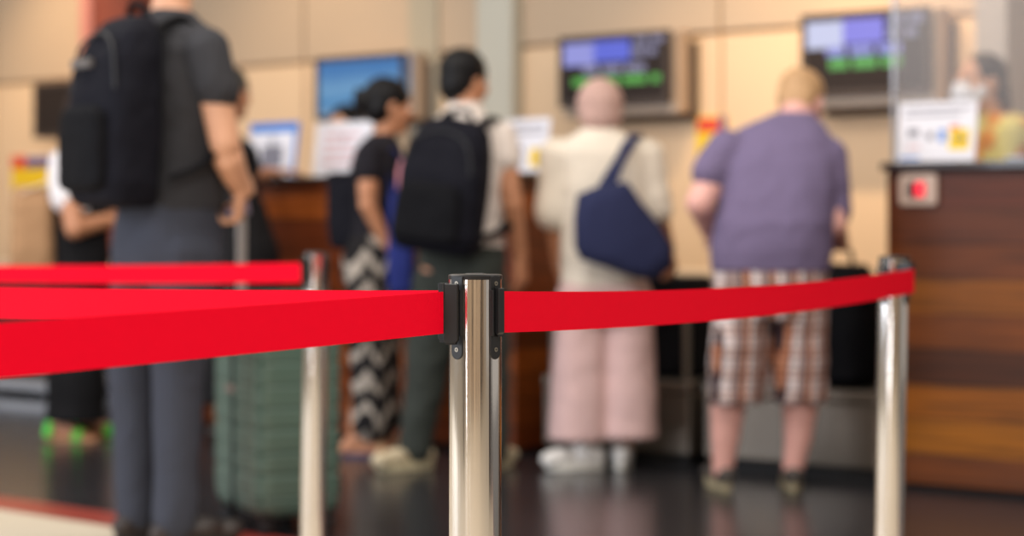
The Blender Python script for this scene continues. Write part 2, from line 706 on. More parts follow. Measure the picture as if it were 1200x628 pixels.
# low baggage belt housing along the wall
M['housing'] = mat('dark_housing', sr(34, 28, 26), rough=0.5)
M['housing_top'] = mat('cream_steel_edge', sr(206, 184, 158), rough=0.4)
t = thing('baggage_belt', 'long low dark baggage belt with cream steel edge running along the panelled wall', 'conveyor', hall(0, 1.30), HA)
bm = nb()
box(bm, -17.0, 5.0, 0, 0.55, 0.0, 0.66)
obj('belt_housing', bm, M['housing'], t, bevel=0.01)
bm = nb()
box(bm, -17.0, 5.0, -0.02, 0.08, 0.66, 0.76)
obj('edge_rail', bm, M['housing_top'], t, bevel=0.02, seg=3)
bm = nb()
box(bm, -17.0, 5.0, 0.08, 0.55, 0.66, 0.68)
obj('moving_belt', bm, M['rubber'], t)


# ------------------------------------------------------------------ check-in desks
M['wood_right'] = wood_mat('reddish_plank_wood', [(110, 56, 16), (156, 92, 14), (146, 82, 14), (74, 36, 12), (118, 60, 14), (136, 76, 14), (104, 52, 18), (94, 46, 20), (92, 42, 20), (88, 40, 20)], plank=0.127, rows=True)
M['wood_left'] = wood_mat('brown_plank_wood', [(78, 34, 16), (158, 80, 26), (104, 46, 20), (140, 66, 22), (66, 30, 16)], plank=0.11)
M['desk_top'] = mat('dark_desk_top', sr(40, 26, 22), rough=0.25, coat=0.4)
CT = 1.187


def desk(label, s0, s1, wood, depth):
    r = thing('check_in_desk', label, 'desk', hall(s0, 0), HA, 'wooden check-in desks')
    L_ = s1 - s0
    q = nb()
    box(q, 0.0, L_, 0.02, depth, 0.02, CT - 0.03)
    obj('body', q, wood, r, bevel=0.006)
    q = nb()
    box(q, -0.012, L_ + 0.012, -0.012, depth + 0.01, CT - 0.03, CT)
    obj('desk_top', q, M['desk_top'], r, bevel=0.006)
    q = nb()
    box(q, 0.03, L_ - 0.03, 0.05, depth - 0.05, 0.0, 0.02)
    obj('plinth', q, M['rubber'], r)
    return r


dl = desk('brown plank wood check-in desk behind the woman in patterned trousers', S(225), S(600), M['wood_left'], 0.62)
dr = desk('reddish plank wood check-in desk with a red light plate on its front', S(1036), S(1036) + 2.6, M['wood_right'], 0.75)

# light plate with red lamp on the right desk
s_c = S(1075, 0.0)
zc = ZH(1075, 222, 0.0)
t = thing('light_plate', 'small pale square plate with a glowing red lamp on the desk front', 'lamp', hall(s_c, 0.0195, zc), HA)
ph = (240 - 204) * hall(s_c, 0).y / F
pw2 = 44 * hall(s_c, 0).y / F / 0.93
bm = nb()
prism(bm, rounded(pw2, ph, 0.012), -0.018, 0.0, lambda u, v, w_: Vector((u, w_, v)))
obj('plate', bm, mat('pale_plate', sr(190, 165, 150), rough=0.4), t, bevel=0.002)
bm = nb()
box(bm, -0.040, 0.030, -0.022, -0.016, -0.030, 0.030)
obj('lamp_window', bm, mat('dark_window', sr(40, 22, 24), rough=0.15), t, bevel=0.002)
bm = nb()
box(bm, -0.008, 0.030, -0.026, -0.020, -0.026, 0.026)
obj('lamp', bm, emis('red_lamp', (255, 20, 50), 1.6), t, bevel=0.003)


# ------------------------------------------------------------------ weighing conveyors between the desks
def scale_unit(label, s0, s1, top, m, grp, posts=True):
    r = thing('weighing_conveyor', label, 'conveyor', hall(s0, 0.06), HA, grp)
    L_ = s1 - s0
    q = nb()
    box(q, 0.0, L_, 0.0, 0.75, 0.05, top - 0.05)
    obj('side_panel', q, m, r, bevel=0.008)
    q = nb()
    box(q, -0.006, L_ + 0.006, -0.008, 0.05, top - 0.05, top)
    obj('top_rail', q, M['steel'], r, bevel=0.012, seg=3)
    q = nb()
    box(q, 0.01, L_ - 0.01, 0.05, 0.75, top - 0.05, top - 0.012)
    obj('belt', q, M['rubber'], r)
    q = nb()
    box(q, 0.02, L_ - 0.02, 0.03, 0.73, 0.0, 0.05)
    obj('plinth', q, M['rubber'], r)
    if posts:
        for xx in (0.03, L_ - 0.03):
            q = nb()
            tube(q, [(xx, 0.03, top - 0.02), (xx, 0.03, top + 0.28)], 0.016, 10)
            obj('post', q, M['steel'], r, smooth=True)
    return r


G_SC = 'weighing conveyors between the desks'
scale_unit('steel weighing conveyor behind the pale pink trousers of the standing woman', S(627), S(798), 0.34, M['steel'], G_SC)
scale_unit('steel weighing conveyor behind the man in plaid shorts', S(816), S(1018), 0.34, M['steel'], G_SC, posts=False)
# pale low unit at far left
t = thing('baggage_scale', 'pale grey low steel baggage scale beside the woman in black skirt', 'scale', hall(S(-90), 0.05), HA)
L_ = S(55) - S(-90)
bm = nb()
for z0, z1 in ((0.0, 0.05), (0.11, 0.16)):
    box(bm, 0, L_, 0, 0.06, z0, z1)
    box(bm, 0, L_, 0.64, 0.7, z0, z1)
    box(bm, 0, 0.06, 0.06, 0.64, z0, z1)
    box(bm, L_ - 0.06, L_, 0.06, 0.64, z0, z1)
for xx in (0, L_ - 0.06):
    box(bm, xx, xx + 0.06, 0, 0.06, 0.05, 0.11)
    box(bm, xx, xx + 0.06, 0.64, 0.7, 0.05, 0.11)
obj('frame', bm, M['light_steel'], t, bevel=0.005)
bm = nb()
box(bm, 0.06, L_ - 0.06, 0.07, 0.63, 0.12, 0.155)
obj('weighing_plate', bm, M['rubber'], t)
t = thing('metal_cabinet', 'narrow pale metal cabinet behind the green sandals', 'cabinet', hall(S(116), 0.1), HA)
bm = nb()
box(bm, 0, 0.22, 0, 0.5, 0, 0.62)
obj('body', bm, M['light_steel'], t, bevel=0.01)
bm = nb()
box(bm, 0.02, 0.20, -0.015, 0.0, 0.04, 0.58)
dd_ = obj('door', bm, M['light_steel'], t, bevel=0.004)
bm = nb()
tube(bm, [(0.17, -0.03, 0.28), (0.17, -0.03, 0.38)], 0.006, 8)
obj('handle', bm, M['chrome'], dd_)


# ------------------------------------------------------------------ wall screens
M['screen_frame'] = mat('silver_housing', sr(186, 166, 148), rough=0.45, metal=0.2)
M['screen_dark'] = mat('dark_screen', sr(44, 36, 33), rough=0.5, spec=0.15)
M['bracket'] = mat('dark_bracket', sr(60, 48, 42), rough=0.6)
e_lilac = emis('lilac_glow', (150, 152, 225), 0.9)
e_white = emis('pale_glow', (205, 208, 240), 0.9)
e_blue = emis('blue_glow', (88, 100, 215), 0.95)
e_viol = emis('violet_glow', (128, 122, 226), 0.95)
e_green = emis('green_glow', (80, 160, 62), 1.15)
e_dim = emis('dim_text_glow', (138, 134, 165), 0.9)


def screen(label, pxa, pxb, pytl, pybl, content, silver_r=18, silver_b=13, blue=None):
    """pxa..pxb: span of the display; heights taken at its left edge"""
    dm = WD - 0.22
    s0, s1 = S(pxa, dm), S(pxb, dm)
    zt, zb = ZH(pxa, pytl, dm), ZH(pxa, pybl, dm)
    W_, H_ = s1 - s0, zt - zb
    r = thing('wall_screen', label, 'screen', hall(s0, dm, zb), HA, 'screens on the back wall')
    q = nb()
    box(q, -0.02, W_ + 0.03, 0.05, 0.17, -silver_b / 215.0, H_ + 0.015)
    obj('housing', q, M['screen_frame'], r, bevel=0.012, seg=3)
    q = nb()
    box(q, 0.02, W_ + 0.045, 0.17, 0.22, -silver_b / 215.0 - 0.03, H_ - 0.04)
    obj('wall_bracket', q, M['bracket'], r, bevel=0.004)
    q = nb()
    box(q, 0, W_, 0.0, 0.05, 0, H_)
    dp = obj('display', q, M['screen_dark'] if blue is None else blue, r, bevel=0.006)
    q = nb()
    e = 0.018
    box(q, -e / 2, W_ + e / 2, -0.006, 0.02, H_ - e, H_ + e / 2)
    box(q, -e / 2, W_ + e / 2, -0.006, 0.02, -e / 2, e)
    box(q, -e / 2, e, -0.006, 0.02, e, H_ - e)
    box(q, W_ - e, W_ + e / 2, -0.006, 0.02, e, H_ - e)
    obj('bezel', q, M['bracket'], r)

    def patch(nm, u0, u1, v0, v1, m, glyph=0):
        g = nb()
        if glyph:
            n_ = glyph
            for i in range(n_):
                if i % 6 == 4:
                    if len(g.verts):
                        obj(nm, g, m, dp)
                        g = nb()
                    continue
                a = u0 + (u1 - u0) * i / n_
                b2 = u0 + (u1 - u0) * (i + 0.86) / n_
                box(g, a * W_, b2 * W_, -0.003, 0.001, H_ * (1 - v1), H_ * (1 - v0))
        else:
            box(g, u0 * W_, u1 * W_, -0.003, 0.001, H_ * (1 - v1), H_ * (1 - v0))
        if len(g.verts):
            obj(nm, g, m, dp)
    for c in content:
        patch(*c)
    return r


bs = bpy.data.materials.new('blue_scene_screen')
bs.use_nodes = True
nt = bs.node_tree
b_ = nt.nodes['Principled BSDF']
b_.inputs['Base Color'].default_value = (0.01, 0.01, 0.01, 1)
b_.inputs['Roughness'].default_value = 0.3
tc_ = nt.nodes.new('ShaderNodeTexCoord')
sp_ = nt.nodes.new('ShaderNodeSeparateXYZ')
nt.links.new(tc_.outputs['Generated'], sp_.inputs[0])
no_ = nt.nodes.new('ShaderNodeTexNoise')
no_.inputs['Scale'].default_value = 3
nt.links.new(tc_.outputs['Generated'], no_.inputs['Vector'])
ad_ = nt.nodes.new('ShaderNodeMath')
ad_.operation = 'MULTIPLY_ADD'
ad_.inputs[1].default_value = 0.35
nt.links.new(no_.outputs['Fac'], ad_.inputs[0])
nt.links.new(sp_.outputs['Z'], ad_.inputs[2])
rp_ = nt.nodes.new('ShaderNodeValToRGB')
for i, (p_, c_) in enumerate(((0.1, (150, 180, 205)), (0.45, (72, 140, 195)), (0.62, (112, 165, 210)), (1.0, (62, 125, 190)))):
    if i > 1:
        rp_.color_ramp.elements.new(0.5)
for i, (p_, c_) in enumerate(((0.1, (150, 180, 205)), (0.45, (72, 140, 195)), (0.62, (112, 165, 210)), (1.0, (62, 125, 190)))):
    rp_.color_ramp.elements[i].position = p_
    rp_.color_ramp.elements[i].color = (*sr(*c_), 1)
nt.links.new(ad_.outputs[0], rp_.inputs[0])
nt.links.new(rp_.outputs[0], b_.inputs['Emission Color'])
b_.inputs['Emission Strength'].default_value = 0.8

cont = [('logo', 0.03, 0.33, 0.08, 0.42, e_white), ('heading_band', 0.33, 0.66, 0.07, 0.38, e_viol),
        ('lettering', 0.70, 0.98, 0.05, 0.17, e_dim, 9), ('lettering', 0.68, 0.92, 0.22, 0.34, e_dim, 8),
        ('lettering', 0.20, 0.84, 0.40, 0.53, e_lilac, 17), ('lettering', 0.22, 0.80, 0.56, 0.69, e_green, 15)]
cont_m = [('logo', 0.03, 0.33, 0.08, 0.42, e_lilac), ('heading_band', 0.31, 0.66, 0.07, 0.38, e_blue),
          ('lettering', 0.70, 0.98, 0.04, 0.14, e_dim, 9), ('lettering', 0.68, 0.90, 0.20, 0.32, e_dim, 8),
          ('lettering', 0.22, 0.84, 0.43, 0.55, e_dim, 17), ('lettering', 0.12, 0.94, 0.60, 0.72, e_green, 19)]
screen('wall screen with violet band and green lettering above the man in purple', 941, 1087, 20, 112, cont)
screen('wall screen with blue band and green lettering above the woman in headscarf', 657, 782, 46, 124, cont_m)
screen('wall screen showing a plain blue picture', 371, 473, 70, 140, [], silver_r=8, silver_b=4, blue=bs)
screen('dark switched-off wall screen beside the large black backpack', 41, 110, 100, 160, [], silver_r=8, silver_b=3)

# small glowing bead right of the screens, added to imitate a yellow-green reflection
t = thing('reflection_glint', 'tiny glowing yellow-green bead imitating a light reflected in the acrylic screen', 'lamp', hall(S(1101, WD - 0.05), WD - 0.05, ZH(1101, 91, WD - 0.05)), HA)
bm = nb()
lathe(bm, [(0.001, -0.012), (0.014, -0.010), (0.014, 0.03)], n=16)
o = obj('glint_backing', bm, M['bracket'], t)
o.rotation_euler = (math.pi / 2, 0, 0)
bm = nb()
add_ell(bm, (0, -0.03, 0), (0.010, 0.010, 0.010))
obj('glint_bead', bm, emis('yellow_green_glint', (200, 200, 90), 5.0), t, smooth=True)


# ------------------------------------------------------------------ posters on the wall
def poster(label, pxa, pxb, pyt, pyb, bands, d=WD - 0.012):
    s0, s1 = S(pxa, d), S(pxb, d)
    zt, zb = ZH(pxa, pyt, d), ZH(pxa, pyb, d)
    r = thing('poster', label, 'poster', hall(s0, d, zb), HA, 'yellow posters on the back wall')
    W_, H_ = s1 - s0, zt - zb
    q = nb()
    box(q, 0, W_, 0, 0.012, 0, H_)
    obj('backing_board', q, bands[0][4], r)
    for u0, u1, v0, v1, m in bands[1:]:
        q = nb()
        box(q, u0 * W_, u1 * W_, -0.002, 0, (1 - v1) * H_, (1 - v0) * H_)
        obj('printed_band', q, m, r)


p_yel = mat('poster_yellow', sr(240, 200, 20), rough=0.5)
p_red = mat('poster_red', sr(222, 66, 40), rough=0.5)
p_pur = mat('poster_purple', sr(96, 74, 130), rough=0.5)
p_wht = mat('poster_white', sr(225, 215, 210), rough=0.5)
p_gry = mat('poster_grey', sr(120, 118, 130), rough=0.5)
p_blu = mat('poster_blue', sr(40, 120, 205), rough=0.5)
p_pnk = mat('poster_pink', sr(214, 170, 175), rough=0.5)
poster('tall yellow and red poster on the wall beside the man in purple', 816, 851, 137, 250,
       [(0, 0, 0, 0, p_yel), (0.05, 0.75, 0.02, 0.16, p_red), (0.78, 1.0, 0.0, 0.4, p_pur), (0.15, 0.65, 0.5, 0.62, p_red)])
poster('yellow poster with red and dark blue top on the wall above the beige bag', 14, 62, 183, 232,
       [(0, 0, 0, 0, p_wht), (0, 1, 0.3, 0.82, p_yel), (0, 0.35, 0, 0.3, p_red), (0.35, 1.0, 0.05, 0.3, p_pur)])


# ------------------------------------------------------------------ acrylic signs standing on the desks
def sign(label, pxa, pxb, pyt, d, prints, lean=0.14, skew=0.0):
    s0, s1 = S(pxa, d), S(pxb, d)
    zt = ZH((pxa + pxb) / 2, pyt, d)
    W_, H_ = s1 - s0, zt - CT
    r = thing('counter_sign', label, 'sign', hall((s0 + s1) / 2, d, CT), HA, 'white signs on the desks')
    tilt = Matrix.Rotation(-lean, 3, 'X')

    def mp(u, v, w_):
        return tilt @ Vector((u, w_, v))
    q = nb()
    prism(q, [(-W_ / 2, 0.004), (W_ / 2, 0.004), (W_ / 2, H_), (-W_ / 2, H_)], -0.002, 0.002, mp)
    bd = obj('sheet', q, M['paper'], r)
    q = nb()
    box(q, -W_ / 2, W_ / 2, -0.004, 0.09, 0.0, 0.004)
    prism(q, [(0.004, 0.0), (0.09, 0.0), (0.004 + 0.02, H_ * 0.75)], -0.02, 0.02, lambda u, v, w_: Vector((w_, u, v)))
    obj('stand', q, M['clear'], r)
    for nm, u0, u1, v0, v1, m in prints:
        q = nb()
        prism(q, [((u0 - .5) * W_, (1 - v1) * H_), ((u1 - .5) * W_, (1 - v1) * H_), ((u1 - .5) * W_, (1 - v0) * H_), ((u0 - .5) * W_, (1 - v0) * H_)], -0.0035, -0.002, mp)
        obj(nm, q, m, bd)
    return r


M['paper'] = mat('white_paper', sr(226, 224, 232), rough=0.5, vary=0.02)
M['clear'] = mat('clear_acrylic', (0.8, 0.8, 0.82), rough=0.1)
M['clear'].node_tree.nodes['Principled BSDF'].inputs['Transmission Weight'].default_value = 0.9
txt = []
for i in range(4):
    txt.append(('printed_line', 0.15, 0.8 - 0.1 * (i % 2), 0.2 + 0.17 * i, 0.26 + 0.17 * i, p_pnk))
sign('white counter sign with blue frame and dark square, on the left desk', 288, 345, 143, 0.12,
     [('blue_band', 0, 1, 0, 0.17, p_blu), ('blue_band', 0.93, 1, 0.17, 1, p_blu), ('dark_square', 0.28, 0.72, 0.42, 0.8, p_gry), ('printed_line', 0.2, 0.8, 0.86, 0.9, p_gry)])
sign('plain white counter sign with faint lines, under the blue picture screen', 366, 432, 142, 0.12, txt)
sign('white counter sign with small coloured pictures, behind the man with backpack', 590, 640, 138, 0.2,
     [('printed_line', 0.1, 0.9, 0.12, 0.16, p_gry), ('printed_line', 0.1, 0.9, 0.24, 0.28, p_gry), ('picture', 0.1, 0.4, 0.5, 0.85, p_gry), ('picture', 0.6, 0.85, 0.55, 0.88, p_yel)])
sign('white counter sign with small pictures before the masked clerk', 1050, 1142, 118, 0.1,
     [('printed_line', 0.08, 0.92, 0.10, 0.13, p_gry), ('printed_line', 0.08, 0.8, 0.20, 0.23, p_gry), ('picture', 0.14, 0.27, 0.44, 0.56, p_gry), ('printed_line', 0.14, 0.3, 0.72, 0.76, p_pnk),
      ('picture', 0.38, 0.46, 0.50, 0.62, p_gry), ('picture', 0.54, 0.62, 0.46, 0.66, p_blu), ('picture', 0.67, 0.92, 0.46, 0.8, p_yel), ('printed_line', 0.72, 0.88, 0.58, 0.66, p_gry),
      ('printed_line', 0.05, 0.3, 0.9, 0.94, p_blu), ('picture', 0.67, 0.79, 0.40, 0.46, p_red)])

# clear screen on the right desk
gm = bpy.data.materials.new('hazy_acrylic')
gm.use_nodes = True
nt = gm.node_tree
for n_ in list(nt.nodes):
    nt.nodes.remove(n_)
ou = nt.nodes.new('ShaderNodeOutputMaterial')
tr = nt.nodes.new('ShaderNodeBsdfTransparent')
tr.inputs[0].default_value = (0.95, 0.95, 0.95, 1)
df = nt.nodes.new('ShaderNodeBsdfDiffuse')
df.inputs[0].default_value = (*sr(190, 182, 180), 1)
gl = nt.nodes.new('ShaderNodeBsdfGlossy')
gl.inputs['Roughness'].default_value = 0.3
m1 = nt.nodes.new('ShaderNodeMixShader')
m1.inputs[0].default_value = 0.13
m2 = nt.nodes.new('ShaderNodeMixShader')
m2.inputs[0].default_value = 0.012
nt.links.new(tr.outputs[0], m1.inputs[1])
nt.links.new(df.outputs[0], m1.inputs[2])
nt.links.new(m1.outputs[0], m2.inputs[1])
nt.links.new(gl.outputs[0], m2.inputs[2])
nt.links.new(m2.outputs[0], ou.inputs[0])
sg0 = S(1048, 0.22)
t = thing('acrylic_screen', 'clear acrylic safety screen standing on the right desk before the clerk', 'screen', hall(sg0, 0.22, CT), HA)
bm = nb()
box(bm, 0.0, 2.2, 0.0, 0.005, 0.0, 1.25)
obj('pane', bm, gm, t)
bm = nb()
box(bm, -0.008, 0.004, -0.004, 0.009, 0.0, 1.25)
obj('edge_strip', bm, M['light_steel'], t)
bm = nb()
box(bm, 0.45, 0.52, -0.01, 0.03, 0.0, 0.02)
obj('foot', bm, M['light_steel'], t)

# ------------------------------------------------------------------ queue barrier posts
PH = 0.881      # post height
PR = 0.0315


def stanchion(label, loc, rz, grp='chrome queue posts'):
    """upright chrome tube on a round base, black cap, four black side strips with screws"""
    r = thing('queue_post', label, 'post', loc, rz, grp)
    q = nb()
    lathe(q, [(0.001, 0.0), (0.17, 0.0), (0.17, 0.008), (0.165, 0.014), (0.06, 0.026), (0.04, 0.03), (0.001, 0.03)], n=64)
    obj('base', q, M['chrome'], r, smooth=True)
    q = nb()
    lathe(q, [(0.001, 0.02), (PR, 0.02), (PR, PH - 0.005), (0.001, PH - 0.005)], n=96)
    obj('pole', q, M['chrome'], r, smooth=True)
    q = nb()
    lathe(q, [(0.001, PH - 0.006), (PR + 0.0006, PH - 0.006), (PR + 0.0008, PH - 0.0015), (PR - 0.001, PH), (0.012, PH + 0.0005), (0.001, PH + 0.0005)], n=96)
    # small crown of the cap
    lathe(q, [(0.001, PH), (0.013, PH), (0.011, PH + 0.0012), (0.001, PH + 0.0014)], n=32)
    obj('cap', q, M['black_plastic'], r)
    for k_ in range(4):
        a = math.radians(45 + 90 * k_)
        ux = Vector((math.cos(a), math.sin(a), 0))
        tx = Vector((-math.sin(a), math.cos(a), 0))
        q = nb()
        hw, L0, L1 = 0.0088, PH - 0.0985, PH - 0.002
        out = [(hw, L1), (hw, L0 + hw * 0.8)]
        for i in range(9):
            th = -math.pi * i / 8
            out.append((hw * math.cos(th), L0 + hw * 0.8 + hw * math.sin(th)))
        out.append((-hw, L1))
        # cleaned outline
        o2 = []
        for pt in out:
            if not o2 or (Vector(pt) - Vector(o2[-1])).length > 1e-5:
                o2.append(pt)
        prism(q, o2, PR - 0.004, PR + 0.0012, lambda u, v, w_: ux * w_ + tx * u + Vector((0, 0, v)))
        s_ = obj('side_strip', q, M['black_plastic'], r, bevel=0.0008)
        # rails that take the belt clip
        q = nb()
        for sd in (-1, 1):
            prism(q, [(sd * 0.0088, PH - 0.072), (sd * 0.0062, PH - 0.072), (sd * 0.0062, PH - 0.018), (sd * 0.0088, PH - 0.018)], PR, PR + 0.0045,
                  lambda u, v, w_: ux * w_ + tx * u + Vector((0, 0, v)))
        obj('clip_rail', q, M['black_plastic'], s_, bevel=0.0006)
        for zz in (PH - 0.0105, PH - 0.0885):
            q = nb()
            n_ = 16
            pr = [(0.0026 * math.cos(2 * math.pi * i / n_), zz + 0.0026 * math.sin(2 * math.pi * i / n_)) for i in range(n_)]
            prism(q, pr, PR + 0.0008, PR + 0.0019, lambda u, v, w_: ux * w_ + tx * u + Vector((0, 0, v)))
            sc_ = obj('screw', q, M['screw'], s_)
            q = nb()
            prism(q, [(-0.0016, zz - 0.0004), (0.0016, zz - 0.0004), (0.0016, zz + 0.0004), (-0.0016, zz + 0.0004)], PR + 0.0015, PR + 0.0021,
                  lambda u, v, w_: ux * w_ + tx * u + Vector((0, 0, v)))
            prism(q, [(-0.0004, zz - 0.0016), (0.0004, zz - 0.0016), (0.0004, zz + 0.0016), (-0.0004, zz + 0.0016)], PR + 0.0015, PR + 0.0021,
                  lambda u, v, w_: ux * w_ + tx * u + Vector((0, 0, v)))
            obj('screw_slot', q, M['black_plastic'], s_)
    return r


def belt(label, a, b, za, zb, sag, hgt=0.049, clip_a=True, clip_b=True, lift=0.0):
    """red webbing between plan points a and b (top edge heights za, zb), with black end clips"""
    a, b = Vector((*a, 0)), Vector((*b, 0))
    r = thing('barrier_belt', label, 'belt', a, math.atan2((b - a).y, (b - a).x), 'red queue belts')
    L_ = (b - a).length
    q = nb()
    n_ = 40
    th = 0.0007
    rings = []
    for i in range(n_ + 1):
        t_ = i / n_
        x = L_ * t_
        z = za + (zb - za) * t_ - 4 * sag * t_ * (1 - t_)
        rings.append([Vector((x, -th, z - hgt)), Vector((x, th, z - hgt)), Vector((x, th, z)), Vector((x, -th, z))])
    loft(q, rings)
    obj('webbing', q, M['belt'], r)
    return r


def clip(parent, p, dirx, w_=0.017, h_=0.069, zt=PH - 0.011, th=0.011):
    """black end clip of a belt: a grooved block standing at plan point p (world), facing dirx"""
    dirx = Vector((*dirx, 0)).normalized()
    nx = Vector((-dirx.y, dirx.x, 0))
    inv = parent.matrix_world.inverted() if False else (Matrix.Translation(parent.location) @ Matrix.Rotation(parent.rotation_euler.z, 4, 'Z')).inverted()

    def mp(u, v, k_):
        return inv @ (Vector((p[0], p[1], 0)) + dirx * u + nx * k_ + Vector((0, 0, v)))
    q = nb()
    z1, z0 = zt, zt - h_
    c = 0.003
    prism(q, [(-w_ / 2, z0 + c), (-w_ / 2 + c, z0), (w_ / 2 - c, z0), (w_ / 2, z0 + c), (w_ / 2, z1 - 0.001), (w_ / 2 - 0.001, z1), (-w_ / 2 + 0.001, z1), (-w_ / 2, z1 - 0.001)], -th / 2, th / 2, mp)
    o = obj('belt_clip', q, M['black_plastic'], parent, bevel=0.0008)
    q = nb()
    prism(q, [(-w_ / 2 + 0.002, z0 - 0.002), (w_ / 2 - 0.003, z0 - 0.002), (w_ / 2 - 0.003, z0 + 0.002), (-w_ / 2 + 0.002, z0 + 0.002)], -th / 2 + 0.002, th / 2 + 0.001, mp)
    obj('latch', q, M['black_plastic'], o)
    q = nb()
    prism(q, [(-w_ / 2 - 0.0015, z1 - 0.016), (-w_ / 2 + 0.002, z1 - 0.016), (-w_ / 2 + 0.002, z1 + 0.0012), (-w_ / 2 - 0.0015, z1 + 0.0012)], -th / 2, th / 2 - 0.003, mp)
    obj('latch', q, M['black_plastic'], o)
    return o


PC = Vector((-0.0437, 2.37, 0))                      # near post
PRT = P(1039.5, 300, 4.17)
PRT.z = 0
PLF = P(366, 300, 5.05)
PLF.z = 0
RZ0 = math.radians(4)
stanchion('sharp chrome queue post in the centre with black side strips', PC, RZ0)
o = stanchion('blurred chrome queue post in front of the reddish wooden desk', PRT, RZ0)
o.rotation_euler = (0, math.radians(1.0), RZ0)
o = stanchion('blurred chrome queue post in front of the green suitcase', PLF, RZ0)
o.rotation_euler = (0, math.radians(0.7), RZ0)

# strip directions of the near post (world)
def sdir(k_):
    a = math.radians(45 + 90 * k_) + RZ0
    return Vector((math.cos(a), math.sin(a), 0))


fl, fr_, bl = sdir(2), sdir(3), sdir(1)
# near belt to the left, coming towards the camera
A1 = P(520, 341, 2.335)
B1 = Vector(((0 - 600) * 1.757 / F, 1.757))
dv = (Vector((B1[0], B1[1])) - Vector((A1.x, A1.y))).normalized()
e1 = Vector((A1.x, A1.y)) + dv * 1.25
w1 = belt('wide red belt running from the centre post to the lower left corner', (A1.x, A1.y), e1, 0.8612, 0.846, 0.002)
clip(w1, ((A1.x + PC.x + fl.x * PR) / 2 + 0.001, (A1.y + PC.y + fl.y * PR) / 2 - 0.004), (1, -0.22))
# second belt to the left, going away
A2 = P(514, 341, 2.385)
B2 = P(0, 336, 3.09)
dv = (Vector((B2.x, B2.y)) - Vector((A2.x, A2.y))).normalized()
e2 = Vector((A2.x, A2.y)) + dv * 1.7
w2 = belt('brighter red belt from the centre post receding left just behind the near belt', (A2.x, A2.y), e2, 0.8612, 0.842, 0.004)
clip(w2, (A2.x + 0.008, A2.y + 0.001), (-1, 0.6), w_=0.014)
# belt to the right post
A3 = P(589.5, 342, 2.355)
B3 = P(1071, 315, 4.09)
w3 = belt('red belt from the centre post to the post before the wooden desk', (A3.x, A3.y), (B3.x, B3.y), 0.8612, 0.8565, 0.014)
clip(w3, (PC.x + fr_.x * (PR + 0.004) + 0.002, PC.y + fr_.y * (PR + 0.003)), (fr_.x, fr_.y), w_=0.008, h_=0.055, zt=PH - 0.016, th=0.010)
clip(w3, (B3.x - 0.014, B3.y + 0.012), (-0.6, 0.75), w_=0.035, h_=0.062, zt=0.868, th=0.012)
# belt of the far left post
A4 = P(355, 308, 5.02)
B4 = P(0, 317, 5.75)
dv = (Vector((B4.x, B4.y)) - Vector((A4.x, A4.y))).normalized()
e4 = Vector((A4.x, A4.y)) + dv * 1.9
w4 = belt('far red belt ending at the blurred post near the suitcase', (A4.x, A4.y), e4, 0.855, 0.8375, 0.008)
clip(w4, (A4.x + 0.005, A4.y), (1, 0.2), w_=0.02, h_=0.062, zt=0.868)

for e_, lb in ((e1, 'chrome queue post holding the outer end of the near red belt'), (e2, 'chrome queue post holding the outer end of the brighter red belt'), (e4, 'chrome queue post holding the outer end of the far red belt')):
    stanchion(lb, (e_.x, e_.y, 0), RZ0)


# ------------------------------------------------------------------ people
def hand(wrist, d, n_palm, side, curl=0.5, sc=1.0):
    """prims of a hand: palm, four fingers, thumb. d pointing direction, n_palm palm normal, side +-1 thumb side"""
    d = Vector(d).normalized()
    n_ = Vector(n_palm)
    n_ = (n_ - d * n_.dot(d)).normalized()
    t_ = d.cross(n_) * side
    out = []
    w0 = Vector(wrist)
    offs = (0.029, 0.010, -0.010, -0.028)
    lens = ((0.042, 0.026, 0.020), (0.046, 0.029, 0.021), (0.043, 0.027, 0.020), (0.034, 0.021, 0.017))
    for o_, ls in zip(offs, lens):
        kn = w0 + d * (0.088 * sc) + t_ * o_ * sc
        out.append(('c', w0 + t_ * o_ * 0.55 * sc, 0.019 * sc, kn, 0.012 * sc))
        p = kn
        ang = curl * 0.35
        r = 0.0092 * sc
        for L__ in ls:
            ang += curl * 0.75
            q = p + (d * math.cos(ang) + n_ * math.sin(ang)) * (L__ * sc)
            out.append(('c', p, r, q, r * 0.9))
            p, r = q, r * 0.9
    p = w0 + d * 0.022 * sc + t_ * 0.02 * sc
    dr_ = (d * 0.6 + t_ * 0.75 + n_ * 0.25 * (1 + curl)).normalized()
    r = 0.014 * sc
    for L__, bend in ((0.04, 0.0), (0.032, 0.35), (0.026, 0.4)):
        dr_ = (dr_ + d * bend * 0.6 + n_ * bend * curl).normalized()
        q = p + dr_ * L__ * sc
        out.append(('c', p, r, q, r * 0.82))
        p, r = q, r * 0.82
    return out


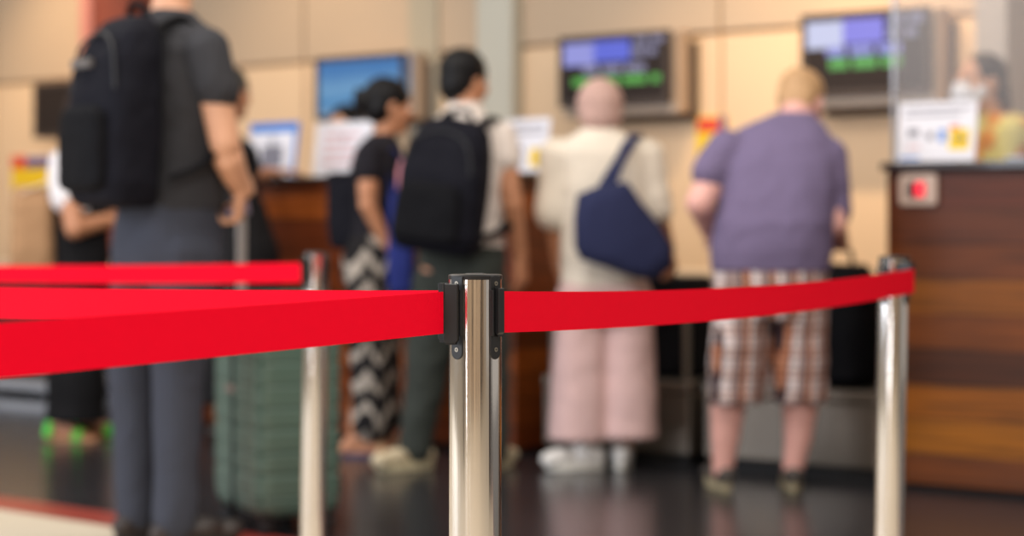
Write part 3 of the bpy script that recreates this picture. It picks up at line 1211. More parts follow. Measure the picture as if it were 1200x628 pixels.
def head(c, yaw, pitch=0.0, sc=1.0, roll=0.0):
    """prims of a head with nose, brow, lips, chin, ears around centre c; returns prims, matrix"""
    R = Matrix.Rotation(yaw, 3, 'Z') @ Matrix.Rotation(pitch, 3, 'X') @ Matrix.Rotation(roll, 3, 'Y')
    c = Vector(c)

    def T(x, y, z):
        return c + R @ (Vector((x, y, z)) * sc)
    e = lambda p, r: ('e', T(*p), tuple(v * sc for v in r), R)
    pr = [e((0, -0.012, 0.035), (0.074, 0.094, 0.080)), e((0, 0.022, -0.015), (0.064, 0.070, 0.088)), e((0, 0.040, -0.078), (0.042, 0.044, 0.034)),
          ('c', T(0, 0.090, 0.010), 0.008 * sc, T(0, 0.108, -0.024), 0.0125 * sc),
          ('c', T(-0.03, 0.078, 0.026), 0.014 * sc, T(0.03, 0.078, 0.026), 0.014 * sc),
          e((0, 0.083, -0.052), (0.025, 0.013, 0.006)), e((0, 0.081, -0.062), (0.020, 0.013, 0.007)), e((0, 0.076, -0.090), (0.020, 0.016, 0.014)),
          e((0.036, 0.056, -0.020), (0.028, 0.030, 0.028)), e((-0.036, 0.056, -0.020), (0.028, 0.030, 0.028)),
          e((0.077, -0.008, -0.004), (0.009, 0.019, 0.031)), e((-0.077, -0.008, -0.004), (0.009, 0.019, 0.031))]
    return pr, T, R


def eyes(parent, T, R, sc=1.0, lids=None):
    for sx in (-1, 1):
        q = nb()
        add_ell(q, T(sx * 0.031, 0.079, 0.004), (0.0125 * sc,) * 3, R)
        o = obj('eye', q, M['eye'], parent, smooth=True)
        q = nb()
        add_ell(q, T(sx * 0.031, 0.0885, 0.004), (0.006 * sc, 0.0035 * sc, 0.006 * sc), R)
        obj('iris', q, M['iris'], o, smooth=True)
        q = nb()
        tube(q, [T(sx * 0.015, 0.090, 0.024), T(sx * 0.030, 0.089, 0.029), T(sx * 0.046, 0.078, 0.024)], [0.003 * sc, 0.004 * sc, 0.002 * sc], 8)
        obj('eyebrow', q, lids or M['hair_black'], parent, smooth=True)


def foot_prims(an, d, L_=0.24, h=0.06):
    """bare foot: an = ankle point (local), d plan direction"""
    d = Vector((d[0], d[1], 0)).normalized()
    t_ = Vector((-d.y, d.x, 0))
    g = Vector((an[0], an[1], 0))
    heel = g - d * 0.045
    pr = [('c', g + Vector((0, 0, 0.075)), 0.034, heel + Vector((0, 0, 0.034)), 0.030),
          ('c', g + Vector((0, 0, 0.07)), 0.032, g + d * (L_ * 0.5) + Vector((0, 0, 0.03)), 0.028),
          ('c', heel + Vector((0, 0, 0.028)), 0.026, g + d * (L_ * 0.52) + Vector((0, 0, 0.022)), 0.022)]
    for i, (o_, l_) in enumerate(((0.024, 0.76), (0.010, 0.75), (-0.003, 0.72), (-0.015, 0.68), (-0.027, 0.64))):
        pr.append(('c', g + d * (L_ * 0.5) + t_ * o_ * 0.9 + Vector((0, 0, 0.02)), 0.015, g + d * (L_ * l_) + t_ * o_ + Vector((0, 0, 0.013)), 0.010 if i else 0.012))
    return pr


def shoe(root, an, d, m, ms, L_=0.28, low=False, zs=0.0):
    d = Vector((d[0], d[1], 0)).normalized()
    t_ = Vector((-d.y, d.x, 0))
    g = Vector((an[0], an[1], zs))
    heel = g - d * 0.055
    toe = g + d * (L_ - 0.115)
    pr = [('c', heel + Vector((0, 0, 0.055)), 0.034, toe + Vector((0, 0, 0.042)), 0.030),
          ('e', toe + Vector((0, 0, 0.045)), (0.044, 0.05, 0.032)),
          ('e', g + d * 0.09 + Vector((0, 0, 0.055)), (0.044, 0.06, 0.035), Matrix.Rotation(math.atan2(d.y, d.x) - math.pi / 2, 3, 'Z')),
          ('e', heel + d * 0.02 + Vector((0, 0, 0.06)), (0.038, 0.045, 0.045), Matrix.Rotation(math.atan2(d.y, d.x) - math.pi / 2, 3, 'Z'))]
    if not low:
        pr.append(('c', g + Vector((0, 0, 0.06)), 0.042, g + Vector((0, 0, 0.095)), 0.042))
    o = soft('shoe', pr, m, root, voxel=0.007, smooth=4)
    n_ = 24
    out = []
    for i in range(n_):
        a = 2 * math.pi * i / n_
        u = (L_ / 2 - 0.005) * math.cos(a)
        wd = 0.040 + 0.008 * math.cos(a - 0.4)
        out.append((u + (L_ / 2 - 0.088), wd * math.sin(a)))
    q = nb()
    prism(q, out, 0.002, 0.032, lambda u, v, w_: g + d * u + t_ * v + Vector((0, 0, w_)))
    obj('sole', q, ms, o, bevel=0.004)
    q = nb()
    for i in range(4):
        c0 = g + d * (0.035 + 0.022 * i)
        zz = 0.098 - 0.006 * i
        tube(q, [c0 - t_ * 0.024 + Vector((0, 0, zz - 0.012)), c0 + Vector((0, 0, zz)), c0 + t_ * 0.024 + Vector((0, 0, zz - 0.012))], 0.003, 6)
    obj('laces', q, ms, o)
    return o


def person(label, px, y0):
    g = P(px, 0, y0)
    r = thing('person', label, 'person', (g.x, g.y, 0))

    def J(x, y, dy=0.0):
        return P(x, y, y0 + dy) - Vector((g.x, g.y, 0))
    return r, J


def shrink(rings, k_):
    return [(c, a * k_, b * k_, yw) for c, a, b, yw in rings]


def fwd(yaw):
    return Vector((-math.sin(yaw), math.cos(yaw), 0))


def rgt(yaw):
    return Vector((math.cos(yaw), math.sin(yaw), 0))


def strap(parent, name, pts, m, w_=0.05, th=0.008, up=(1, 0, 0)):
    q = nb()
    tube(q, pts, 1.0, 10, flat=(th / 2, w_ / 2), up=up)
    return obj(name, q, m, parent, smooth=True)


def curve_pts(ps, n_=8):
    ps = [Vector(p) for p in ps]
    out = []
    for i in range(len(ps) - 1):
        p0, p1, p2, p3 = ps[max(i - 1, 0)], ps[i], ps[i + 1], ps[min(i + 2, len(ps) - 1)]
        for k_ in range(n_):
            t_ = k_ / n_
            out.append(0.5 * ((2 * p1) + (p2 - p0) * t_ + (2 * p0 - 5 * p1 + 4 * p2 - p3) * t_ ** 2 + (-p0 + 3 * p1 - 3 * p2 + p3) * t_ ** 3))
    out.append(ps[-1])
    return out


def backpack(label, loc, yaw, w_, d_, h_, m, m2, lean=0.0, chest=0.26, sw=0.10, ext=0.0):
    """pack hanging on a back: yaw = wearer's yaw; local +y points to the wearer's back; origin at the bottom centre"""
    r = thing('backpack', label, 'backpack', loc, yaw)
    r.rotation_euler = (lean, 0, yaw)
    rg = []
    for f_, kw, kd in ((0.0, 0.80, 0.72), (0.03, 0.93, 0.9), (0.12, 1.0, 1.0), (0.35, 1.0, 1.0), (0.6, 0.98, 0.96), (0.78, 0.92, 0.86), (0.9, 0.80, 0.70), (0.97, 0.62, 0.5), (1.0, 0.4, 0.3)):
        rg.append((Vector((0, -0.02 * (1 - f_) + d_ * 0.5 * (1 - kd) * 0.8, h_ * f_)), w_ / 2 * kw, d_ / 2 * kd, 0.0))
    soft('pack_body', [('r', rg, {'e': 3.2})], m, r, voxel=0.009, smooth=3, disp=0.015, dscale=0.1)
    rg = []
    for f_, kk in ((0.08, 0.7), (0.11, 1.0), (0.35, 1.0), (0.48, 0.9), (0.52, 0.6)):
        rg.append((Vector((0, -d_ * 0.5 - 0.01, h_ * f_)), w_ * 0.38 * kk, 0.035 * kk, 0.0))
    soft('front_pocket', [('r', rg, {'e': 3.0})], m2, r, voxel=0.008, smooth=3)
    q = nb()
    tube(q, curve_pts([(-w_ * 0.40, -d_ * 0.40, h_ * 0.60), (-w_ * 0.30, -d_ * 0.36, h_ * 0.82), (0, -d_ * 0.28, h_ * 0.90), (w_ * 0.30, -d_ * 0.36, h_ * 0.82), (w_ * 0.40, -d_ * 0.40, h_ * 0.60)]), 0.005, 8)
    obj('zip', q, M['steel_dark'], r, smooth=True)
    q = nb()
    tube(q, curve_pts([(-0.05, d_ * 0.35, h_ * 0.95), (-0.035, d_ * 0.30, h_ * 1.05), (0.035, d_ * 0.30, h_ * 1.05), (0.05, d_ * 0.35, h_ * 0.95)]), 0.011, 10)
    obj('carry_handle', q, m2, r, smooth=True)
    for sx in (-1, 1):
        q = nb()
        pts = curve_pts([(sx * 0.07, d_ * 0.30, h_ * 0.90), (sx * sw * 0.95, d_ * 0.5 + 0.02, h_ * 0.96 + ext), (sx * sw, d_ * 0.5 + chest * 0.35, h_ * 0.97 + ext), (sx * sw, d_ * 0.5 + chest * 0.70, h_ * 0.85 + ext),
                         (sx * sw * 1.15, d_ * 0.5 + chest * 0.9, h_ * 0.62), (sx * 0.19, d_ * 0.5 + chest * 0.5, h_ * 0.28), (sx * 0.15, d_ * 0.42, h_ * 0.15)])
        tube(q, pts, 1.0, 10, flat=(0.006, 0.027), up=(1, 0, 0))
        obj('shoulder_strap', q, m2, r, smooth=True)
    return r


M['steel_dark'] = mat('dark_zip', sr(34, 34, 38), rough=0.5, metal=0.2)
M['black_nylon'] = cloth('black_nylon', (20, 20, 28), rough=0.8, spec=0.12)
M['black_nylon2'] = cloth('black_pocket_nylon', (15, 15, 19), rough=0.8, spec=0.12)

# ================= man with the large black backpack (left)
r, J = person('person in charcoal t-shirt and grey trousers wearing a backpack, holding a suitcase handle', 195, 5.9)
yw = math.radians(-50)
m_sh = cloth('charcoal_tee', (56, 56, 60))
m_tr = cloth('grey_trousers', (62, 65, 76))
tor = [(J(200, 246), 0.185, 0.138, yw), (J(203, 200), 0.180, 0.130, yw), (J(206, 150), 0.185, 0.130, yw), (J(207, 100), 0.200, 0.135, yw), (J(206, 65), 0.200, 0.125, yw),
       (J(203, 40), 0.165, 0.10, yw), (J(200, 24), 0.10, 0.08, yw), (J(199, 12), 0.068, 0.068, yw)]
shR, elR, wrR = J(243, 62, -0.15), J(264, 168, -0.17), J(283, 222, -0.06)
shL, elL, wrL = J(170, 62, 0.15), J(188, 165, 0.24), J(250, 190, 0.34)
hp, T_, R_ = head(J(207, -66, 0.03), math.radians(-60))
legR = [(J(216, 290, -0.07), 0.095), (J(211, 430, -0.05), 0.066), (J(207, 560, -0.06), 0.048), (J(206, 618, -0.06), 0.04)]
legL = [(J(172, 290, 0.07), 0.095), (J(157, 430, 0.08), 0.066), (J(160, 560, 0.07), 0.048), (J(161, 605, 0.07), 0.04)]
body = [('r', shrink(tor, 0.88))] + hp + [('c', J(199, 25), 0.062, J(206, -30, 0.02), 0.056)]
body += [('chain', [(shR, 0.055), (elR, 0.045), (wrR, 0.032)]), ('c', J(268, 188, -0.15), 0.045, J(276, 208, -0.10), 0.037), ('chain', [(shL, 0.05), (elL, 0.042), (wrL, 0.028)])]
body += [('chain', [(p, q * 0.92) for p, q in legR]), ('chain', [(p, q * 0.92) for p, q in legL])]
body += hand(wrR, (-0.15, 0.15, -1), (-1, 0.1, -0.2), 1, 1.1) + hand(wrL, (0.6, 0.5, -0.2), (0, 0, -1), -1, 0.5)
o = soft('body', body, M['skin_light'], r, voxel=0.0055, smooth=3)
eyes(r, T_, R_)
soft('hair', [('e', T_(0, -0.02, 0.052), (0.082, 0.096, 0.078), R_), ('e', T_(0, -0.055, 0.01), (0.070, 0.058, 0.065), R_)], M['hair_black'], r, disp=0.008, dscale=0.03)
soft('t_shirt', [('r', tor), ('chain', [(shR, 0.075), (J(250, 88, -0.16), 0.068), (J(255, 104, -0.165), 0.066)]), ('chain', [(shL, 0.075), (J(173, 105, 0.18), 0.066)])], m_sh, r, disp=0.014, dscale=0.14)
hips = [(J(198, 228), 0.178, 0.132, yw), (J(198, 260), 0.188, 0.145, yw), (J(196, 300), 0.185, 0.15, yw), (J(193, 335), 0.16, 0.13, yw)]
soft('trousers', [('r', hips), ('chain', [(J(216, 300, -0.08), 0.112), (J(209, 430, -0.05), 0.080), (J(205, 610, -0.06), 0.064)]),
                  ('chain', [(J(172, 300, 0.08), 0.112), (J(157, 430, 0.08), 0.078), (J(160, 602, 0.07), 0.060)])], m_tr, r, disp=0.016, dscale=0.16)
m_shoe = mat('dark_shoe_leather', sr(46, 36, 34), rough=0.45)
shoe(r, J(208, 640, -0.06), (0.80, 0.6), m_shoe, M['sole_dark'], 0.29)
shoe(r, J(163, 625, 0.07), (0.75, 0.66), m_shoe, M['sole_dark'], 0.29)
g = P(138, 243, 5.9 - 0.155)
bp1 = backpack('large black backpack on the back of the person in charcoal shirt', g, yw, 0.325, 0.20, 0.555, M['black_nylon'], M['black_nylon2'], chest=0.20, sw=0.08, ext=0.01)
bm = nb()
add_ell(bm, (-0.168, -0.045, 0.375), (0.012, 0.010, 0.014))
obj('reflector', bm, mat('pale_reflector', sr(225, 235, 255), rough=0.2, emit=None), bp1, smooth=True)
q = nb()
box(q, -0.09, 0.02, -0.103, -0.090, 0.40, 0.425)
obj('label_patch', q, mat('grey_patch', sr(96, 90, 88), rough=0.6), bp1)

# green suitcase
Wd_ = Vector((-0.43, 0.90, 0)).normalized()
Nn_ = Vector((0.90, 0.43, 0)).normalized()
corner = P(300, 0, 6.05)
corner.z = 0
cen = corner + Wd_ * 0.235 + Nn_ * 0.145
rz = math.atan2(Nn_.y, Nn_.x)
t = thing('suitcase', 'large green ribbed hard-shell suitcase standing beside the person in grey trousers', 'suitcase', cen, rz)
M['case'] = mat('green_shell', sr(78, 102, 92), rough=0.3, vary=0.05, coat=0.2)
bm = nb()
rings = []
nz = 90
z0, z1 = 0.055, 0.745
for i in range(nz + 1):
    f_ = i / nz
    z = z0 + (z1 - z0) * f_
    e = min(f_, 1 - f_) * (z1 - z0)
    ins = 0.0 if e > 0.04 else 0.04 - math.sqrt(max(0, 0.04 ** 2 - (0.04 - e) ** 2))
    ph_ = (z - z0) / (z1 - z0) * 10
    rib = 0.004 * (1 if (ph_ % 1) < 0.8 else 0) if e > 0.05 else 0
    a_, b2 = 0.139 - ins + rib, 0.229 - ins + rib
    rings.append([Vector((u, v, z)) for u, v in rounded(2 * a_, 2 * b2, 0.05, 6)])
loft(bm, rings)
obj('shell', bm, M['case'], t, smooth=False, bevel=0)
bm = nb()
box(bm, -0.149, 0.149, -0.2375 + 0.2375 - 0.006, 0.006, 0.07, 0.73)
box(bm, -0.012 - 0.14, 0.152, -0.008, 0.008, 0.735, 0.75)
obj('zip_seam', bm, M['steel_dark'], t)
for sx in (-1, 1):
    for sy in (-1, 1):
        q = nb()
        lathe(q, [(0.001, -0.012), (0.024, -0.012), (0.027, 0.0), (0.024, 0.012), (0.001, 0.012)], n=20)
        wb = obj('wheel', q, M['rubber'], t, smooth=False)
        wb.rotation_euler = (0, math.pi / 2, 0.4)
        wb.location = (sx * 0.10, sy * 0.19, 0.027)
        q = nb()
        box(q, sx * 0.10 - 0.018, sx * 0.10 + 0.018, sy * 0.19 - 0.02, sy * 0.19 + 0.02, 0.045, 0.065)
        obj('wheel_mount', q, M['black_plastic'], t, bevel=0.003)
hx = P(283, 0, 6.25)
hl = Matrix.Rotation(-rz, 3, 'Z') @ (Vector((hx.x, hx.y, 0)) - cen)
q = nb()
zgp = J(0, 243, 0.2).z
box(q, hl.x - 0.014, hl.x + 0.014, hl.y - 0.009, hl.y + 0.009, 0.735, zgp)
obj('telescopic_pole', q, mat('pole_aluminium', sr(190, 185, 185), rough=0.35, metal=0.8), t, bevel=0.003)
q = nb()
tube(q, curve_pts([(hl.x - 0.01, hl.y - 0.065, zgp - 0.02), (hl.x - 0.01, hl.y - 0.045, zgp + 0.012), (hl.x - 0.01, hl.y + 0.045, zgp + 0.012), (hl.x - 0.01, hl.y + 0.065, zgp - 0.02)]), 0.017, 12)
obj('grip', q, mat('grip_plastic', sr(120, 105, 125), rough=0.3), t, smooth=True)
q = nb()
prism(q, rounded(0.07, 0.022, 0.008), -0.001, 0.004, lambda u, v, w_: Vector((-0.146 - w_, 0.02 + u, 0.44 + v)))
obj('badge', q, mat('badge_metal', sr(165, 140, 135), rough=0.3, metal=0.6), t)

# ================= woman with beige bag (far left)
r, J = person('person in white top and long black skirt with green sandals and bent arm', 92, 8.97)
yw = math.radians(-62)
top = [(J(94, 252), 0.15, 0.105, yw), (J(94, 225), 0.145, 0.10, yw), (J(95, 200), 0.165, 0.11, yw), (J(96, 182), 0.165, 0.10, yw), (J(99, 170), 0.10, 0.07, yw), (J(101, 163), 0.055, 0.055, yw)]
shR, elR, wrR = J(73, 192, -0.14), J(88, 268, -0.22), J(128, 258, -0.10)
shL, elL, wrL = J(116, 190, 0.12), J(124, 250, 0.2), J(150, 262, 0.28)
hp, T_, R_ = head(J(107, 136, 0.0), math.radians(-70), sc=0.95)
sk = [(J(94, 236), 0.142, 0.105, yw), (J(93, 262), 0.165, 0.125, yw), (J(92, 300), 0.175, 0.13, yw), (J(90, 400), 0.165, 0.125, yw), (J(88, 492), 0.17, 0.125, yw)]
aR, aL = J(68, 508, -0.05), J(98, 505, 0.12)
body = [('r', shrink(top, 0.88))] + hp + [('c', J(100, 172), 0.048, J(105, 148), 0.046), ('chain', [(shR, 0.052), (elR, 0.046), (wrR, 0.032)]), ('chain', [(shL, 0.045), (elL, 0.04), (wrL, 0.03)]),
        ('r', shrink(sk[:3], 0.85)), ('chain', [(J(84, 310, -0.06), 0.08), (J(80, 400, -0.06), 0.055), (aR + Vector((0, 0, 0.09)), 0.034)]),
        ('chain', [(J(102, 310, 0.07), 0.08), (J(100, 400, 0.08), 0.055), (aL + Vector((0, 0, 0.09)), 0.034)])]
body += hand(wrR, (1, 0.3, 0.0), (0, 0, -1), 1, 0.7, 0.9) + hand(wrL, (1, 0.3, 0), (0, 0, -1), -1, 0.7, 0.9)
body += foot_prims(aR, (0.95, -0.3)) + foot_prims(aL, (0.9, 0.1))
soft('body', body, M['skin_tan'], r, voxel=0.0055, smooth=3)
eyes(r, T_, R_, 0.95)
soft('hair', [('e', T_(0, -0.02, 0.05), (0.084, 0.098, 0.080), R_), ('c', T_(0, -0.07, 0.02), 0.06, T_(0, -0.115, -0.16), 0.035)], M['hair_brown'], r, disp=0.01, dscale=0.03)
soft('white_top', [('r', top), ('chain', [(shR, 0.062), (J(74, 212, -0.15), 0.070), (J(78, 232, -0.17), 0.072)]), ('chain', [(shL, 0.062), (J(118, 228, 0.15), 0.062)])],
     cloth('white_cotton', (228, 224, 228)), r, disp=0.02)
soft('skirt', [('r', sk)], cloth('black_skirt', (22, 21, 23)), r, disp=0.025, dscale=0.15)
m_gr = mat('green_strap', sr(60, 190, 50), rough=0.5)
for an, dd_ in ((aR, (0.95, -0.3)), (aL, (0.9, 0.1))):
    d = Vector((dd_[0], dd_[1], 0)).normalized()
    tt = Vector((-d.y, d.x, 0))
    gq = Vector((an.x, an.y, 0))
    q = nb()
    prism(q, [(0.13 * math.cos(a) + 0.065, 0.042 * math.sin(a)) for a in [2 * math.pi * i / 20 for i in range(20)]], 0.0, 0.012, lambda u, v, w_: gq + d * u + tt * v + Vector((0, 0, w_)))
    sn = obj('sandal', q, mat('tan_sandal_sole', sr(170, 128, 92)), r)
    q = nb()
    tube(q, [gq + d * 0.115 + tt * 0.046 * math.cos(a) + Vector((0, 0, 0.010 + 0.046 * math.sin(a))) for a in [math.pi * i / 10 for i in range(11)]], 1.0, 8, flat=(0.005, 0.022), up=d)
    obj('strap', q, m_gr, sn, smooth=True)
    q = nb()
    tube(q, [gq - d * 0.03 + tt * 0.044 * math.cos(a) + d * 0.0 + Vector((0, 0, 0.02 + 0.07 * math.sin(a))) for a in [math.pi * i / 10 for i in range(11)]], 1.0, 8, flat=(0.005, 0.02), up=d)
    obj('strap', q, m_gr, sn, smooth=True)


def tote(label, loc, yaw, w_, h_, d_, m, m2, handle_top, slump=0.0, name='shoulder_bag'):
    r = thing(name, label, 'bag', loc, yaw)
    rg = []
    for f_, kw, kd in ((0, 0.86, 0.6), (0.04, 0.97, 0.9), (0.2, 1.0, 1.0), (0.5, 0.97, 0.9), (0.8, 0.92, 0.7), (0.96, 0.86, 0.45), (1.0, 0.84, 0.3)):
        rg.append((Vector((slump * (1 - f_), 0, h_ * f_)), w_ / 2 * kw, d_ / 2 * kd, 0))
    soft('bag_body', [('r', rg, {'e': 3})], m, r, voxel=0.009, smooth=3, disp=0.02, dscale=0.12)
    for sy in (-1, 1):
        q = nb()
        hb = Vector(handle_top)
        tube(q, curve_pts([(-w_ * 0.26, sy * d_ * 0.2, h_ * 0.93), (hb.x - 0.035, hb.y + sy * 0.015, hb.z - 0.06), (hb.x, hb.y + sy * 0.012, hb.z), (hb.x + 0.035, hb.y + sy * 0.015, hb.z - 0.06), (w_ * 0.26, sy * d_ * 0.2, h_ * 0.93)]),
             1.0, 10, flat=(0.004, 0.02), up=(0, 1, 0) if False else (0.0, 0.9, 0.1))
        obj('handle', q, m2, r, smooth=True)
    return r


g = P(38, 316, 8.85)
m_be = cloth('beige_canvas', (172, 134, 100))
tote('beige canvas bag hanging behind the person in white top', g, math.radians(15), 0.20, 0.37, 0.12, m_be, cloth('pale_strap', (222, 205, 190)), (0.12, 0.0, 0.46), 0.0)

# ================= person in black hidden behind the left man, arm on the desk
r, J = person('person in black coat leaning an arm on the left desk, mostly hidden', 262, 8.85)
yw = math.radians(-40)
m_bk = cloth('black_coat', (27, 26, 28))
tor = [(J(272, 330), 0.235, 0.19, yw), (J(270, 290), 0.225, 0.18, yw), (J(266, 250), 0.19, 0.15, yw), (J(262, 215), 0.165, 0.12, yw), (J(261, 185), 0.18, 0.12, yw), (J(261, 168), 0.15, 0.09, yw), (J(262, 156), 0.065, 0.06, yw)]
low = [(J(273, 470), 0.25, 0.2, yw), (J(272, 400), 0.245, 0.195, yw)]
hp, T_, R_ = head(J(269, 111), math.radians(-40), sc=1.0)
shR, elR, wrR = J(285, 180, -0.08), J(294, 206, 0.20), J(318, 202, 0.33)
shL, elL, wrL = J(240, 182, 0.08), J(236, 240, 0.15), J(262, 232, 0.3)
body = [('r', shrink(tor[3:], 0.85))] + hp + [('c', J(262, 165), 0.05, J(263, 130), 0.048), ('chain', [(shR, 0.042), (elR, 0.036), (wrR, 0.026)]), ('chain', [(shL, 0.042), (elL, 0.036), (wrL, 0.026)]),
        ('chain', [(J(262, 340, -0.05), 0.09), (J(262, 440, -0.05), 0.055), (J(262, 505, -0.05), 0.038)]), ('chain', [(J(282, 340, 0.05), 0.09), (J(283, 440, 0.05), 0.055), (J(283, 500, 0.05), 0.038)])]
body += hand(wrR, (1, 0.35, 0.05), (0, 0, -1), 1, 0.25) + hand(wrL, (0.8, 0.5, 0), (0, 0, -1), -1, 0.5)
soft('body', body, M['skin_tan'], r, voxel=0.0055, smooth=3)
eyes(r, T_, R_)
soft('hair', [('e', T_(0, -0.015, 0.045), (0.088, 0.100, 0.085), R_), ('e', T_(0, -0.05, -0.04), (0.08, 0.06, 0.09), R_)], mat('charcoal_hair', sr(50, 50, 48), rough=0.5, bump=0.4, bscale=120), r, disp=0.008, dscale=0.03)
soft('coat', [('r', low + tor), ('chain', [(shR, 0.062), (J(292, 194, 0.03), 0.056)]), ('chain', [(shL, 0.06), (J(238, 215, 0.1), 0.055)])], m_bk, r, disp=0.02)
shoe(r, J(262, 520, -0.05), (0.6, 0.8), m_shoe, M['sole_dark'], 0.25)
shoe(r, J(283, 515, 0.05), (0.6, 0.8), m_shoe, M['sole_dark'], 0.25)

# ================= woman in black tee and patterned trousers
r, J = person('person in black t-shirt and black and white patterned trousers with tied-up hair', 437, 8.36)
yw = math.radians(-78)
tor = [(J(439, 292), 0.15, 0.112, yw), (J(441, 260), 0.145, 0.105, yw), (J(443, 225), 0.16, 0.110, yw), (J(443, 195), 0.175, 0.115, yw), (J(444, 176), 0.16, 0.095, yw), (J(447, 164), 0.09, 0.07, yw), (J(449, 157), 0.055, 0.052, yw)]
shR, elR, wrR = J(434, 182, -0.15), J(431, 240, -0.17), J(456, 292, -0.13)
shL, elL, wrL = J(452, 182, 0.16), J(462, 240, 0.22), J(480, 265, 0.2)
hp, T_, R_ = head(J(457, 126, 0.0), math.radians(-72), pitch=-0.15, sc=0.98)
aR, aL = J(417, 527, -0.08), J(437, 520, 0.10)
body = [('r', shrink(tor, 0.88))] + hp + [('c', J(447, 168), 0.046, J(455, 140), 0.046), ('chain', [(shR, 0.045), (elR, 0.038), (wrR, 0.025)]), ('c', J(432, 205, -0.165), 0.044, J(431, 225, -0.17), 0.042),
        ('chain', [(shL, 0.042), (elL, 0.036), (wrL, 0.025)]),
        ('chain', [(J(432, 310, -0.08), 0.085), (J(433, 400, -0.08), 0.058), (aR + Vector((0, 0, 0.09)), 0.036)]), ('chain', [(J(442, 310, 0.08), 0.085), (J(444, 400, 0.09), 0.058), (aL + Vector((0, 0, 0.09)), 0.036)])]
body += hand(wrR, (0.45, 0.1, -0.9), (0.1, 1, 0), -1, 0.6, 0.92) + hand(wrL, (0.8, 0.1, 0.2), (0, 0, -1), -1, 0.7, 0.92)
body += foot_prims(aR, (0.98, -0.15)) + foot_prims(aL, (0.95, 0.1))
soft('body', body, M['skin_tan'], r, voxel=0.0055, smooth=3)
eyes(r, T_, R_)
soft('hair', [('e', T_(0, -0.024, 0.044), (0.086, 0.102, 0.086), R_), ('e', T_(0, -0.05, -0.01), (0.08, 0.06, 0.07), R_), ('e', T_(0, -0.115, 0.01), (0.05, 0.052, 0.050), R_), ('c', T_(0, -0.12, 0.03), 0.03, T_(0, -0.155, 0.05), 0.012)], M['hair_black'], r, disp=0.01, dscale=0.03)
soft('t_shirt', [('r', tor), ('chain', [(shR, 0.062), (J(432, 202, -0.16), 0.060)]), ('chain', [(shL, 0.06), (J(454, 204, 0.18), 0.058)])], cloth('black_tee', (30, 28, 34)), r, disp=0.016)
hips = [(J(439, 276), 0.148, 0.108, yw), (J(437, 300), 0.175, 0.128, yw), (J(436, 330), 0.175, 0.130, yw)]
soft('patterned_trousers', [('r', hips), ('chain', [(J(433, 325, -0.085), 0.105), (J(433, 400, -0.085), 0.092), (J(436, 494, -0.09), 0.088)]), ('chain', [(J(442, 325, 0.085), 0.105), (J(445, 400, 0.09), 0.092), (J(447, 490, 0.1), 0.088)])],
     stripe_mat('zigzag_print', 'zigzag'), r, disp=0.02)
m_sn = mat('dark_blue_strap', sr(48, 44, 78), rough=0.5)
for an, dd_ in ((aR, (0.98, -0.15)), (aL, (0.95, 0.1))):
    d = Vector((dd_[0], dd_[1], 0)).normalized()
    tt = Vector((-d.y, d.x, 0))
    gq = Vector((an.x, an.y, 0))
    q = nb()
    prism(q, [(0.13 * math.cos(a) + 0.065, 0.042 * math.sin(a)) for a in [2 * math.pi * i / 20 for i in range(20)]], 0.0, 0.018, lambda u, v, w_: gq + d * u + tt * v + Vector((0, 0, w_)))
    sn = obj('sandal', q, m_sn, r)
    q = nb()
    tube(q, [gq + d * 0.11 + tt * 0.046 * math.cos(a) + Vector((0, 0, 0.010 + 0.048 * math.sin(a))) for a in [math.pi * i / 10 for i in range(11)]], 1.0, 8, flat=(0.004, 0.012), up=d)
    obj('strap', q, mat('tan_strap', sr(196, 160, 120), rough=0.5), sn, smooth=True)
g = P(402, 292, 8.36)
tote('slouchy black bag hanging behind the person in patterned trousers', g, math.radians(-8), 0.155, 0.32, 0.13, M['black_nylon'], M['black_nylon2'], (0.10, 0.0, 0.40), 0.02)
g = P(470, 345, 8.22)
tote('royal blue cloth bag hanging between two standing people', g, math.radians(0), 0.115, 0.46, 0.08, cloth('royal_blue_cloth', (44, 54, 122)), cloth('blue_strap', (36, 44, 100)), (-0.03, 0.02, 0.60), 0.0)

# ================= young man with backpack
r, J = person('person in white short-sleeved shirt and dark olive trousers with black hair', 540, 7.83)
yw = math.radians(-24)
tor = [(J(541, 298), 0.175, 0.118, yw), (J(541, 260), 0.172, 0.115, yw), (J(541, 220), 0.182, 0.12, yw), (J(541, 180), 0.20, 0.12, yw), (J(541, 158), 0.195, 0.105, yw), (J(542, 144), 0.14, 0.085, yw), (J(543, 134), 0.085, 0.07, yw), (J(544, 126), 0.064, 0.062, yw)]
shR, elR, wrR = J(586, 162, -0.06), J(601, 240, -0.08), J(610, 302, 0.0)
shL, elL, wrL = J(504, 164, 0.09), J(500, 230, 0.16), J(535, 225, 0.32)
hp, T_, R_ = head(J(545, 98, 0.03), math.radians(-45), pitch=-0.05, sc=1.0)
legs = [('chain', [(J(514, 325), 0.09), (J(502, 425), 0.06), (J(488, 536), 0.038)]), ('chain', [(J(566, 325, -0.02), 0.09), (J(574, 425), 0.06), (J(578, 536, 0.0), 0.038)])]
body = [('r', shrink(tor, 0.87))] + hp + [('c', J(544, 142), 0.056, J(545, 112), 0.054), ('chain', [(shR, 0.05), (elR, 0.042), (wrR, 0.029)]), ('c', J(593, 195, -0.07), 0.048, J(598, 225, -0.08), 0.044), ('chain', [(shL, 0.048), (elL, 0.04), (wrL, 0.028)])] + legs
body += hand(wrR, (0.05, 0.05, -1), (-0.8, 0.5, 0), 1, 0.55, 1.05) + hand(wrL, (0.5, 0.6, 0.3), (1, 0, 0), -1, 1.0)
soft('body', body, M['skin_tan'], r, voxel=0.0055, smooth=3)
eyes(r, T_, R_)
